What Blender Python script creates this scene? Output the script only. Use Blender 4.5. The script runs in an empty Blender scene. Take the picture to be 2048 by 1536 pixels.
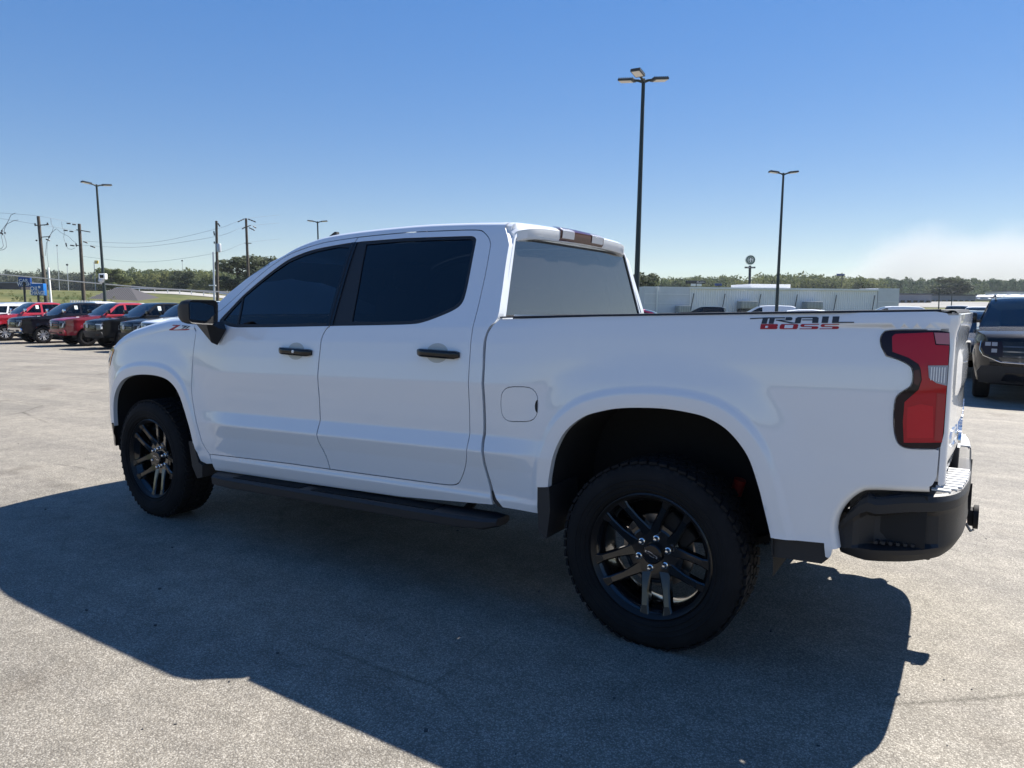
import bpy, bmesh, math, random
import numpy as np
from mathutils import Vector, Matrix, geometry
R=math.radians
random.seed(7); RNG=np.random.default_rng(11)
scene=bpy.context.scene
COL=scene.collection
# ------------------------------------------------------------ camera
CX,CY,CZ,YAW,PITCH,ROLL,FPX=-1.1379,3.9339,1.4964,0.5609,0.1049,0.0064,1457.82
CAMP=np.array([CX,CY,CZ])
_d=np.array([math.sin(YAW)*math.cos(PITCH),-math.cos(YAW)*math.cos(PITCH),-math.sin(PITCH)])
_r=np.cross(_d,[0,0,1.]); _r/=np.linalg.norm(_r); _u=np.cross(_r,_d)
CR=math.cos(ROLL)*_r+math.sin(ROLL)*_u; CU=-math.sin(ROLL)*_r+math.cos(ROLL)*_u
cam=bpy.data.cameras.new('camera'); camo=bpy.data.objects.new('camera',cam); COL.objects.link(camo)
camo.matrix_world=Matrix(((CR[0],CU[0],-_d[0],CX),(CR[1],CU[1],-_d[1],CY),(CR[2],CU[2],-_d[2],CZ),(0,0,0,1)))
cam.sensor_width=36; cam.lens=FPX/2048*36; cam.clip_start=.05; cam.clip_end=20000
scene.camera=camo
def at(u,v,D):
    """a point of the place: picture position (2048 wide) at a depth of D metres"""
    return CAMP+D*(_d+CR*(u-1024)/FPX-CU*(v-768)/FPX)
# ------------------------------------------------------------ sky, sun, exposure
SUNV=Vector((-.30,-.82,1.0)).normalized()          # towards the sun
SUN_EL=math.asin(SUNV.z); SUN_AZ=math.atan2(SUNV.x,SUNV.y)
W_=bpy.data.worlds.new('World'); scene.world=W_; W_.use_nodes=True
nt=W_.node_tree; nt.nodes.clear()
sky=nt.nodes.new('ShaderNodeTexSky'); sky.sky_type='NISHITA'; sky.sun_disc=False
sky.sun_elevation=SUN_EL; sky.sun_rotation=SUN_AZ; sky.altitude=50; sky.air_density=1.0; sky.dust_density=.0; sky.ozone_density=3.0
bg=nt.nodes.new('ShaderNodeBackground'); bg.inputs['Strength'].default_value=.147
wo=nt.nodes.new('ShaderNodeOutputWorld')
hs=nt.nodes.new('ShaderNodeHueSaturation'); hs.inputs['Saturation'].default_value=2.2; hs.inputs['Hue'].default_value=.519
gm=nt.nodes.new('ShaderNodeGamma'); gm.inputs[1].default_value=.43; nt.links.new(sky.outputs[0],gm.inputs[0]); nt.links.new(gm.outputs[0],hs.inputs['Color']); nt.links.new(hs.outputs[0],bg.inputs[0]); nt.links.new(bg.outputs[0],wo.inputs[0])
sl=bpy.data.lights.new('sun','SUN'); sl.energy=5.0; sl.angle=R(.5); sl.color=(1,.95,.88)
so=bpy.data.objects.new('sun',sl); COL.objects.link(so); so.rotation_euler=SUNV.to_track_quat('Z','Y').to_euler()
scene.view_settings.view_transform='Standard'; scene.view_settings.look='None'
scene.view_settings.gamma=1; scene.view_settings.use_curve_mapping=False
scene.view_settings.exposure=1.18
scene.render.engine='CYCLES'
try: scene.cycles.use_denoising=True; scene.cycles.max_bounces=8; scene.cycles.transparent_max_bounces=12
except Exception: pass
# ------------------------------------------------------------ materials
MATS={}
def mat(name,col,rough=.5,metal=0,coat=0,coat_r=.03,spec=.5,noise=0,nscale=8,bump=0,bscale=60,trans=0,emit=None,alpha=None,ior=1.45):
    m=bpy.data.materials.new(name); m.use_nodes=True; t=m.node_tree; p=t.nodes['Principled BSDF']
    p.inputs['Base Color'].default_value=(*col,1); p.inputs['Roughness'].default_value=rough; p.inputs['Metallic'].default_value=metal
    p.inputs['Coat Weight'].default_value=coat; p.inputs['Coat Roughness'].default_value=coat_r
    p.inputs['Specular IOR Level'].default_value=spec; p.inputs['Transmission Weight'].default_value=trans; p.inputs['IOR'].default_value=ior
    if noise or bump:
        tc=t.nodes.new('ShaderNodeTexCoord')
    if noise:
        n=t.nodes.new('ShaderNodeTexNoise'); n.inputs['Scale'].default_value=nscale; n.inputs['Detail'].default_value=5
        t.links.new(tc.outputs['Object'],n.inputs['Vector'])
        mx=t.nodes.new('ShaderNodeMix'); mx.data_type='RGBA'
        mx.inputs['A'].default_value=(*[c*(1-noise) for c in col],1); mx.inputs['B'].default_value=(*[min(1,c*(1+noise)) for c in col],1)
        t.links.new(n.outputs[0],mx.inputs['Factor']); t.links.new(mx.outputs['Result'],p.inputs['Base Color'])
    if bump:
        n2=t.nodes.new('ShaderNodeTexNoise'); n2.inputs['Scale'].default_value=bscale; n2.inputs['Detail'].default_value=3
        t.links.new(tc.outputs['Object'],n2.inputs['Vector'])
        b=t.nodes.new('ShaderNodeBump'); b.inputs['Strength'].default_value=bump; b.inputs['Distance'].default_value=.004
        t.links.new(n2.outputs[0],b.inputs['Height']); t.links.new(b.outputs[0],p.inputs['Normal'])
    if emit: p.inputs['Emission Color'].default_value=(*emit[0],1); p.inputs['Emission Strength'].default_value=emit[1]
    MATS[name]=m; return m
def glassmat(name,tint,rough=.0,dust=0,ior=1.5):
    """thin tinted pane: a clear film that lets some light through under a glossy face"""
    m=bpy.data.materials.new(name); m.use_nodes=True; t=m.node_tree; t.nodes.clear()
    o=t.nodes.new('ShaderNodeOutputMaterial'); tr=t.nodes.new('ShaderNodeBsdfTransparent'); tr.inputs[0].default_value=(*tint,1)
    gl=t.nodes.new('ShaderNodeBsdfGlossy'); gl.inputs['Roughness'].default_value=rough; gl.inputs['Color'].default_value=(1,1,1,1)
    fr=t.nodes.new('ShaderNodeFresnel'); fr.inputs[0].default_value=ior
    mx=t.nodes.new('ShaderNodeMixShader'); t.links.new(fr.outputs[0],mx.inputs[0]); t.links.new(tr.outputs[0],mx.inputs[1]); t.links.new(gl.outputs[0],mx.inputs[2])
    last=mx
    if dust:
        df=t.nodes.new('ShaderNodeBsdfDiffuse'); df.inputs[0].default_value=(.5,.48,.44,1)
        m2=t.nodes.new('ShaderNodeMixShader'); m2.inputs[0].default_value=dust
        t.links.new(mx.outputs[0],m2.inputs[1]); t.links.new(df.outputs[0],m2.inputs[2]); last=m2
    t.links.new(last.outputs[0],o.inputs[0]); MATS[name]=m; return m
def paint(name,col,metal=0,rough=.5):
    m=mat(name,col,rough=rough,metal=metal,coat=1,coat_r=.008,spec=.25); m.node_tree.nodes['Principled BSDF'].inputs['Coat IOR'].default_value=1.72; return m
paint('white_paint',(.705,.735,.77)); 
paint('red_paint',(.42,.012,.025)); paint('maroon_paint',(.24,.008,.018)); paint('navy_paint',(.007,.008,.014))
paint('black_paint',(.008,.009,.011)); paint('silver_paint',(.45,.46,.48),.6); paint('cherry_paint',(.60,.03,.08)); paint('grey_paint',(.10,.105,.115),.5)
mat('white_far',(.78,.79,.80),.35,coat=.5)
mat('black_gloss',(.008,.008,.010),.12); mat('black_trim',(.015,.015,.017),.50,bump=.25,bscale=400); mat('black_plastic',(.020,.020,.022),.55,bump=.35,bscale=500)
mat('under',(.010,.010,.011),.8); mat('liner',(.009,.009,.010),.9,bump=.4,bscale=90); mat('gap_dark',(.012,.012,.014),.8)
mat('rubber',(.011,.011,.012),.88,spec=.25,noise=.6,nscale=9,bump=.3,bscale=150); mat('rim_black',(.006,.006,.007),.14,coat=.5); mat('rim_face',(.012,.0115,.012),.30,spec=.35)
mat('chrome',(.75,.76,.78),.10,metal=1); mat('steel',(.30,.26,.23),.38,metal=.9,noise=.3,nscale=30); mat('bright_alloy',(.62,.62,.62),.3,metal=.3); mat('alloy',(.60,.61,.63),.22,metal=1)
mat('red_lens',(.40,.003,.016),.05); mat('dark_red_lens',(.52,.006,.020),.05); mat('edge_red',(.34,.030,.035),.12); mat('brake_smoke',(.06,.006,.010),.06); mat('pink_lens',(.42,.16,.18),.10); mat('lens_black',(.012,.004,.010),.06,spec=.35)
mat('clear_lens',(.34,.35,.38),.12,bump=.8,bscale=160); mat('amber_lens',(.55,.18,.05),.2,coat=1); mat('lamp_smoke',(.05,.05,.055),.1,coat=1)
mat('red_shock',(.22,.012,.008),.5); mat('decal_red',(.36,.012,.018),.45); mat('decal_black',(.030,.036,.048),.45); mat('decal_edge',(.012,.015,.022),.45); mat('decal_pale',(.55,.58,.62),.4)
mat('groove_shade',(.12,.12,.125),.5,bump=.3,bscale=300); mat('cup_grey',(.44,.45,.43),.4,coat=.6)
mat('seat',(.030,.030,.033),.8,noise=.3,nscale=20); mat('dash',(.045,.045,.048),.7); mat('mirror_glass',(.62,.64,.66),.03,metal=1)
glassmat('glass_side',(.12,.15,.17)); glassmat('glass_rear_side',(.012,.016,.022)); glassmat('glass_back',(.03,.04,.045),.01,dust=.06,ior=2.3); glassmat('glass_clear',(.62,.68,.68)); glassmat('glass_car',(.10,.13,.15))
mat('bulb_lens',(.80,.80,.78),.3); mat('pole_green',(.018,.030,.028),.5); mat('lamp_body',(.05,.055,.055),.5); mat('lamp_led',(.70,.70,.66),.4)
mat('wood_pole',(.075,.062,.050),.9,noise=.5,nscale=6,bump=.5,bscale=30); mat('wire',(.13,.145,.16),.6); mat('cable',(.42,.42,.40),.6); mat('insulator',(.03,.03,.035),.4); mat('galv',(.48,.50,.52),.45,metal=.4,noise=.15,nscale=5)
mat('sign_blue',(.008,.13,.42),.4); mat('sign_deep',(.010,.055,.24),.4); mat('sign_white',(.80,.80,.80),.5); mat('sign_dark',(.025,.028,.03),.5); mat('sign_yellow',(.70,.45,.02),.5); mat('sign_green',(.01,.075,.05),.4)
mat('wall_metal',(.84,.84,.84),.5,noise=.10,nscale=.8); mat('wall_block',(.62,.63,.65),.85,noise=.12,nscale=1.2); mat('parapet_white',(.80,.80,.78),.5); mat('far_wall',(.22,.23,.26),.8,noise=.2,nscale=.3); mat('far_roof',(.06,.065,.08),.8); mat('roof_brown',(.035,.030,.030),.6); mat('hvac',(.30,.32,.32),.5,noise=.2,nscale=2)
for k in ('black_paint','navy_paint'):
    q=MATS[k].node_tree.nodes['Principled BSDF']; q.inputs['Coat IOR'].default_value=1.45; q.inputs['Coat Weight'].default_value=.7; q.inputs['Specular IOR Level'].default_value=.05
mat('bark',(.055,.042,.032),.9,noise=.4,nscale=4); mat('concrete',(.30,.29,.265),.85,noise=.15,nscale=1.0); mat('white_line',(.70,.70,.68),.7,noise=.15,nscale=20); mat('paper',(.75,.82,.80),.6)
# leaves
def leafmat(name,c1,c2,sc=.05):
    m=bpy.data.materials.new(name); m.use_nodes=True; t=m.node_tree; p=t.nodes['Principled BSDF']
    tc=t.nodes.new('ShaderNodeTexCoord'); n=t.nodes.new('ShaderNodeTexNoise'); n.inputs['Scale'].default_value=sc; n.inputs['Detail'].default_value=4
    t.links.new(tc.outputs['Object'],n.inputs['Vector'])
    rp=t.nodes.new('ShaderNodeValToRGB'); rp.color_ramp.elements[0].position=.36; rp.color_ramp.elements[1].position=.64
    rp.color_ramp.elements[0].color=(*c1,1); rp.color_ramp.elements[1].color=(*c2,1)
    t.links.new(n.outputs[0],rp.inputs[0]); t.links.new(rp.outputs[0],p.inputs['Base Color']); p.inputs['Roughness'].default_value=.8; p.inputs['Specular IOR Level'].default_value=.2
    tl=t.nodes.new('ShaderNodeBsdfTranslucent'); t.links.new(rp.outputs[0],tl.inputs[0])
    mx=t.nodes.new('ShaderNodeMixShader'); mx.inputs[0].default_value=.35
    o=t.nodes['Material Output']; t.links.new(p.outputs[0],mx.inputs[1]); t.links.new(tl.outputs[0],mx.inputs[2]); t.links.new(mx.outputs[0],o.inputs[0])
    MATS[name]=m
leafmat('leaf_wood',(.075,.105,.045),(.22,.225,.085),.035); leafmat('leaf_dark',(.055,.075,.042),(.12,.13,.065),.06); leafmat('leaf_far',(.06,.08,.055),(.11,.12,.075),.02); leafmat('leaf_pine',(.06,.095,.055),(.14,.17,.08),.03)
def asphalt():
    m=bpy.data.materials.new('asphalt'); m.use_nodes=True; t=m.node_tree; p=t.nodes['Principled BSDF']; L=t.links
    tc=t.nodes.new('ShaderNodeTexCoord')
    def noise(s,d=4,r=.5):
        n=t.nodes.new('ShaderNodeTexNoise'); n.inputs['Scale'].default_value=s; n.inputs['Detail'].default_value=d; n.inputs['Roughness'].default_value=r; L.new(tc.outputs['Object'],n.inputs['Vector']); return n
    def ramp(src,a,b,ca,cb):
        r=t.nodes.new('ShaderNodeValToRGB'); r.color_ramp.elements[0].position=a; r.color_ramp.elements[1].position=b; r.color_ramp.elements[0].color=(*ca,1); r.color_ramp.elements[1].color=(*cb,1); L.new(src,r.inputs[0]); return r
    v=t.nodes.new('ShaderNodeTexVoronoi'); v.inputs['Scale'].default_value=165; v.inputs['Randomness'].default_value=1; L.new(tc.outputs['Object'],v.inputs['Vector'])
    sep=t.nodes.new('ShaderNodeSeparateColor'); L.new(v.outputs['Color'],sep.inputs[0])
    stone=t.nodes.new('ShaderNodeValToRGB'); e=stone.color_ramp.elements; e[0].position=0; e[0].color=(.205,.186,.155,1); e[1].position=1; e[1].color=(.44,.41,.355,1)
    q=e.new(.60); q.color=(.29,.268,.225,1); L.new(sep.outputs[0],stone.inputs[0])
    gapv=ramp(v.outputs['Distance'],.30,.62,(1,1,1),(.62,.61,.60))
    m1=t.nodes.new('ShaderNodeMix'); m1.data_type='RGBA'; m1.blend_type='MULTIPLY'; m1.inputs['Factor'].default_value=1
    L.new(stone.outputs[0],m1.inputs['A']); L.new(gapv.outputs[0],m1.inputs['B'])
    big=ramp(noise(.45,5,.6).outputs[0],.3,.7,(.80,.80,.80),(1.12,1.11,1.09))
    m2=t.nodes.new('ShaderNodeMix'); m2.data_type='RGBA'; m2.blend_type='MULTIPLY'; m2.inputs['Factor'].default_value=1
    L.new(m1.outputs['Result'],m2.inputs['A']); L.new(big.outputs[0],m2.inputs['B'])
    med=ramp(noise(6,4,.6).outputs[0],.35,.66,(.84,.84,.84),(1.08,1.08,1.08))
    m3=t.nodes.new('ShaderNodeMix'); m3.data_type='RGBA'; m3.blend_type='MULTIPLY'; m3.inputs['Factor'].default_value=1
    L.new(m2.outputs['Result'],m3.inputs['A']); L.new(med.outputs[0],m3.inputs['B'])
    # oil spots and paving streaks
    st=ramp(noise(1.7,2,.4).outputs[0],.64,.74,(1,1,1),(.74,.72,.70))
    m4=t.nodes.new('ShaderNodeMix'); m4.data_type='RGBA'; m4.blend_type='MULTIPLY'; m4.inputs['Factor'].default_value=1
    L.new(m3.outputs['Result'],m4.inputs['A']); L.new(st.outputs[0],m4.inputs['B'])
    mp=t.nodes.new('ShaderNodeMapping'); mp.inputs['Scale'].default_value=(.10,2.2,1); mp.inputs['Rotation'].default_value=(0,0,.32); L.new(tc.outputs['Object'],mp.inputs[0])
    ns=t.nodes.new('ShaderNodeTexNoise'); ns.inputs['Scale'].default_value=1; ns.inputs['Detail'].default_value=6; L.new(mp.outputs[0],ns.inputs['Vector'])
    sr=ramp(ns.outputs[0],.36,.62,(.86,.86,.87),(1.06,1.06,1.05))
    m5=t.nodes.new('ShaderNodeMix'); m5.data_type='RGBA'; m5.blend_type='MULTIPLY'; m5.inputs['Factor'].default_value=1
    L.new(m4.outputs['Result'],m5.inputs['A']); L.new(sr.outputs[0],m5.inputs['B']); m4=m5
    nd=noise(1.3,4); ad=t.nodes.new('ShaderNodeMix'); ad.data_type='VECTOR'; ad.inputs['Factor'].default_value=.10; L.new(tc.outputs['Object'],ad.inputs[4]); L.new(nd.outputs['Color'],ad.inputs[5])
    ve=t.nodes.new('ShaderNodeTexVoronoi'); ve.feature='DISTANCE_TO_EDGE'; ve.inputs['Scale'].default_value=.42; L.new(ad.outputs[1],ve.inputs['Vector'])
    ck=ramp(ve.outputs['Distance'],.0015,.0050,(.50,.49,.47),(1,1,1)); mk=ramp(noise(.6,3).outputs[0],.48,.60,(1,1,1),(0,0,0))
    cm_=t.nodes.new('ShaderNodeMix'); cm_.data_type='RGBA'; L.new(mk.outputs[0],cm_.inputs['Factor']); L.new(ck.outputs[0],cm_.inputs['A']); cm_.inputs['B'].default_value=(1,1,1,1)
    m6=t.nodes.new('ShaderNodeMix'); m6.data_type='RGBA'; m6.blend_type='MULTIPLY'; m6.inputs['Factor'].default_value=1; L.new(m4.outputs['Result'],m6.inputs['A']); L.new(cm_.outputs['Result'],m6.inputs['B']); m4=m6
    L.new(m4.outputs['Result'],p.inputs['Base Color'])
    p.inputs['Roughness'].default_value=.75; p.inputs['Specular IOR Level'].default_value=.35
    inv=t.nodes.new('ShaderNodeMath'); inv.operation='SUBTRACT'; inv.inputs[0].default_value=1; L.new(v.outputs['Distance'],inv.inputs[1])
    b=t.nodes.new('ShaderNodeBump'); b.inputs['Strength'].default_value=.45; b.inputs['Distance'].default_value=.005; L.new(inv.outputs[0],b.inputs['Height'])
    b2=t.nodes.new('ShaderNodeBump'); b2.inputs['Strength'].default_value=.4; b2.inputs['Distance'].default_value=.02; L.new(noise(9,3).outputs[0],b2.inputs['Height']); L.new(b.outputs[0],b2.inputs['Normal'])
    L.new(b2.outputs[0],p.inputs['Normal']); MATS['asphalt']=m
asphalt()
def grassmat(name,c1,c2,sc):
    m=mat(name,c1,.9); t=m.node_tree; p=t.nodes['Principled BSDF']; tc=t.nodes.new('ShaderNodeTexCoord'); n=t.nodes.new('ShaderNodeTexNoise'); n.inputs['Scale'].default_value=sc; n.inputs['Detail'].default_value=8; n.inputs['Roughness'].default_value=.7
    rp=t.nodes.new('ShaderNodeValToRGB'); rp.color_ramp.elements[0].position=.35; rp.color_ramp.elements[1].position=.65; rp.color_ramp.elements[0].color=(*c1,1); rp.color_ramp.elements[1].color=(*c2,1)
    t.links.new(tc.outputs['Object'],n.inputs[0]); t.links.new(n.outputs[0],rp.inputs[0]); t.links.new(rp.outputs[0],p.inputs['Base Color']); p.inputs['Specular IOR Level'].default_value=.1
grassmat('grass',(.055,.072,.026),(.15,.14,.062),.12); grassmat('lot_far',(.20,.195,.185),(.30,.29,.27),.2)
# ------------------------------------------------------------ mesh helpers
class MB:
    def __init__(s): s.v=[]; s.f=[]; s.n=[]
    def add(s,v,f,n=None):
        o=len(s.v); s.v+= [tuple(map(float,p)) for p in v]; s.f+=[tuple(i+o for i in q) for q in f]
        if n is not None: s.n+=[tuple(map(float,p)) for p in n]
        return s
    def box(s,c,d,rot=None,bev=0):
        bm=bmesh.new(); bmesh.ops.create_cube(bm,size=1)
        for q in bm.verts: q.co=Vector((q.co.x*d[0],q.co.y*d[1],q.co.z*d[2]))
        if bev: bmesh.ops.bevel(bm,geom=list(bm.edges),offset=bev,segments=2,affect='EDGES',profile=.5)
        M=Matrix.Translation(Vector(c))
        if rot is not None: M=M@(rot.to_4x4() if isinstance(rot,Matrix) else Matrix.Rotation(rot,4,'Z'))
        bm.transform(M); bm.verts.index_update()
        s.add([q.co for q in bm.verts],[[q.index for q in f.verts] for f in bm.faces]); bm.free(); return s
    def tube(s,path,r,n=8,caps=True):
        P=[Vector(p) for p in path]; rr=r if isinstance(r,(list,tuple)) else [r]*len(P); V=[]; F=[]
        up=Vector((0,0,1)); prev=None
        for i,p in enumerate(P):
            t=(P[min(i+1,len(P)-1)]-P[max(i-1,0)]).normalized()
            if prev is None:
                a=t.cross(up);  a=a if a.length>.01 else t.cross(Vector((1,0,0)))
                a.normalize()
            else:
                a=prev-t*prev.dot(t); a.normalize()
            prev=a; b=t.cross(a)
            V+=[p+(a*math.cos(k*2*math.pi/n)+b*math.sin(k*2*math.pi/n))*rr[i] for k in range(n)]
        for i in range(len(P)-1):
            for k in range(n): F.append((i*n+k,i*n+(k+1)%n,(i+1)*n+(k+1)%n,(i+1)*n+k))
        if caps: F.append(tuple(range(n-1,-1,-1))); F.append(tuple((len(P)-1)*n+k for k in range(n)))
        return s.add(V,F)
    def lathe(s,prof,n=48,axis='y',c=(0,0,0),closed=False):
        V=[];F=[];m=len(prof)
        for k in range(n):
            a=2*math.pi*k/n; ca,sa=math.cos(a),math.sin(a)
            for r,h in prof:
                V.append((c[0]+r*ca,c[1]+h,c[2]+r*sa) if axis=='y' else ((c[0]+h,c[1]+r*ca,c[2]+r*sa) if axis=='x' else (c[0]+r*ca,c[1]+r*sa,c[2]+h)))
        for k in range(n):
            for j in range(m if closed else m-1): F.append((k*m+j,k*m+(j+1)%m,((k+1)%n)*m+(j+1)%m,((k+1)%n)*m+j))
        return s.add(V,F)
    def grid(s,G):
        m=len(G[0]); V=[p for row in G for p in row]; F=[]
        for i in range(len(G)-1):
            for j in range(m-1): F.append((i*m+j,i*m+j+1,(i+1)*m+j+1,(i+1)*m+j))
        return s.add(V,F)
    def prism(s,poly,a,b,axis='y'):
        """polygon in the plane across an axis, drawn out from a to b"""
        n=len(poly)
        def m(p,h): return (p[0],h,p[1]) if axis=='y' else ((h,p[0],p[1]) if axis=='x' else (p[0],p[1],h))
        return s.add([m(p,a) for p in poly]+[m(p,b) for p in poly],[tuple(range(n-1,-1,-1)),tuple(range(n,2*n))]+[(i,(i+1)%n,n+(i+1)%n,n+i) for i in range(n)])
    def build(s,name,m,parent=None,smooth=35,flip=False,**kw):
        me=bpy.data.meshes.new(name); me.from_pydata(s.v,[],s.f)
        if smooth and not s.n:
            bm=bmesh.new(); bm.from_mesh(me); bmesh.ops.recalc_face_normals(bm,faces=bm.faces); bm.to_mesh(me); bm.free()
        me.validate(); me.update()
        if isinstance(m,str): m=MATS[m]
        me.materials.append(m)
        if smooth or s.n: me.shade_smooth()
        if s.n and len(s.n)==len(me.vertices): me.normals_split_custom_set_from_vertices(s.n)
        elif smooth: me.set_sharp_from_angle(angle=R(smooth))
        return link(name,me,parent,**kw)
def link(name,me,parent=None,loc=None,rot=None):
    o=bpy.data.objects.new(name,me); COL.objects.link(o)
    if parent is not None: o.parent=parent
    if loc is not None: o.location=loc
    if rot is not None: o.rotation_euler=rot
    return o
def tag(o,label=None,cat=None,group=None,kind=None):
    if label: o['label']=label
    if cat: o['category']=cat
    if group: o['group']=group
    if kind: o['kind']=kind
    return o
def thing(name,label,cat,loc=(0,0,0),rz=0,group=None):
    return tag(link(name,None,None,loc,(0,0,rz)),label,cat,group)
def ch(o): return [c for c in bpy.data.objects if c.parent is o]
def copy_tree(o,parent=None,mats=None):
    c=o.copy(); COL.objects.link(c); c.parent=parent
    if mats and c.type=='MESH':
        for sl_ in c.material_slots:
            if sl_.material and sl_.material.name in mats:
                new=MATS[mats[sl_.material.name]]; sl_.link='OBJECT'; sl_.material=new
    for k in KIDS.get(o.name,[]) or ch(o): copy_tree(k,c,mats)
    return c
KIDS={}
def text(name,body,m,parent,size,mtx,extrude=.0,align='CENTER',xs=1.0,bold=.0):
    cu=bpy.data.curves.new(name,'FONT'); cu.body=body; cu.size=size; cu.extrude=extrude; cu.align_x=align; cu.align_y='CENTER'; cu.resolution_u=3; cu.offset=bold*size
    o=bpy.data.objects.new(name+'_tmp',cu); COL.objects.link(o); dg=bpy.context.evaluated_depsgraph_get()
    me=bpy.data.meshes.new_from_object(o.evaluated_get(dg)); bpy.data.objects.remove(o)
    me.transform(mtx@Matrix.Diagonal((xs,1,1,1))); me.name=name; me.materials.clear(); me.materials.append(MATS[m]); return link(name,me,parent)
def dens(P,step,closed=True):
    P=[np.array(p,float) for p in P]; out=[]
    N=len(P)
    for i in range(N if closed else N-1):
        a,b=P[i],P[(i+1)%N]; n=max(1,int(math.ceil(np.linalg.norm(b-a)/step)))
        out+=[a+(b-a)*k/n for k in range(n)]
    if not closed: out.append(P[-1])
    return np.array(out)
def inside(px,pz,poly):
    r=np.zeros(len(px),bool); N=len(poly)
    for i in range(N):
        x1,z1=poly[i]; x2,z2=poly[(i+1)%N]
        c=((z1>pz)!=(z2>pz)); 
        with np.errstate(divide='ignore',invalid='ignore'): xi=(x2-x1)*(pz-z1)/(z2-z1)+x1
        r^=c&(px<xi)
    return r
def inset(P,d):
    P=np.asarray(P,float); a=np.roll(P,1,0); b=np.roll(P,-1,0); area=.5*np.sum(P[:,0]*b[:,1]-b[:,0]*P[:,1]); s=1 if area>0 else -1
    e1=P-a; e2=b-P; e1/=np.linalg.norm(e1,axis=1)[:,None]+1e-9; e2/=np.linalg.norm(e2,axis=1)[:,None]+1e-9
    n1=np.stack([-e1[:,1],e1[:,0]],1)*s; n2=np.stack([-e2[:,1],e2[:,0]],1)*s; n=n1+n2; l=np.linalg.norm(n,axis=1)[:,None]; n/=np.maximum(l,.3); k=d/np.maximum(.5,(n*n1).sum(1))[:,None]
    return P+n*k
# ------------------------------------------------------------ the pickup's side surface: half width over (x along, z up)
def sm(x,a,b):
    t=np.clip((np.asarray(x,float)-a)/(b-a),0,1); return t*t*(3-2*t)
_z=np.linspace(.3,2.1,1801)
def _tab(Z,Y,sig):
    y=np.interp(_z,Z,Y); k=np.arange(-60,61)*.001; w=np.exp(-.5*(k/sig)**2); w/=w.sum()
    return np.convolve(np.pad(y,60,mode='edge'),w,'valid')
DT=_tab([.30,.40,.48,.55,.565,.60,.70,.785,.865,1.0,1.12,1.22,1.32,1.395,1.44,1.6,1.75,1.88,1.95],
        [.90,.93,.972,.990,.982,.985,1.002,1.025,.996,1.003,1.012,1.001,.986,.966,.945,.868,.798,.732,.69],.0045)
FT=_tab([.30,.40,.48,.55,.565,.60,.80,1.0,1.15,1.25,1.35,1.44,1.6,1.75,1.88,1.95],
        [.90,.93,.972,.984,.978,.980,.990,.992,.990,.983,.970,.952,.868,.798,.732,.69],.014)
FA=[(4.190,.60),(4.176,.722),(4.150,.811),(4.100,.881),(4.016,.949),(3.916,.987),(3.785,1.008),(3.632,1.013),(3.497,1.0),(3.403,.963),(3.338,.899),(3.290,.805),(3.247,.693),(3.222,.594)]
RA=[(.500,.60),(.497,.666),(.488,.725),(.459,.837),(.406,.933),(.318,1.005),(.224,1.040),(.140,1.059),(.043,1.069),(-.066,1.073),(-.173,1.065),(-.247,1.05),(-.319,1.014),(-.377,.959),(-.421,.893),(-.458,.791),(-.481,.708),(-.512,.591)]
def cr(P,n=6,closed=False):
    P=np.asarray(P,float); out=[]; N=len(P)
    rng=range(N if closed else N-1)
    for i in rng:
        if closed: a,b,c,d=P[i-1],P[i],P[(i+1)%N],P[(i+2)%N]
        else: a,b,c,d=P[max(i-1,0)],P[i],P[i+1],P[min(i+2,N-1)]
        for k in range(n):
            t=k/n; out.append(.5*((2*b)+(c-a)*t+(2*a-5*b+4*c-d)*t*t+(3*b-a-3*c+d)*t**3))
    if not closed: out.append(P[-1])
    return np.array(out)
FAs=cr(FA,4); RAs=cr(RA,4)
def pdist(x,z,L):
    x=np.asarray(x,float).ravel(); z=np.asarray(z,float).ravel(); A=L[:-1]; B=L[1:]; d=B-A; l2=(d*d).sum(1)
    px=x[:,None]-A[None,:,0]; pz=z[:,None]-A[None,:,1]
    t=np.clip((px*d[:,0]+pz*d[:,1])/l2,0,1); return np.sqrt(((px-t*d[:,0])**2+(pz-t*d[:,1])**2).min(1))
def S(x,z):
    sh=np.shape(x); x=np.asarray(x,float).ravel(); z=np.asarray(z,float).ravel()
    zp=z+.025*(x-1)
    w=np.clip(sm(x,2.75,3.25)+1-sm(x,.35,.84),0,1)
    y=np.interp(zp,_z,DT)*(1-w)+np.interp(zp,_z,FT)*w
    for L,h in ((FAs,.010),(RAs,.010)):
        d=pdist(x,z,L); y=y+h*(1-sm(d,.058,.096))+.016*(1-sm(d,.05,.24))-.006*(1-sm(d,.0,.016))
    y=y-.70*np.maximum(0,x-3.88)**3-1.7*np.maximum(0,-.93-x)**2
    y=y+.014*sm(z,1.432,1.444)*(1-sm(x,-.85,-.60))
    return y.reshape(sh)
def dS(x,z,h=.004):
    return (S(x+h,z)-S(x-h,z))/(2*h),(S(x,z+h)-S(x,z-h))/(2*h)
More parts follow.
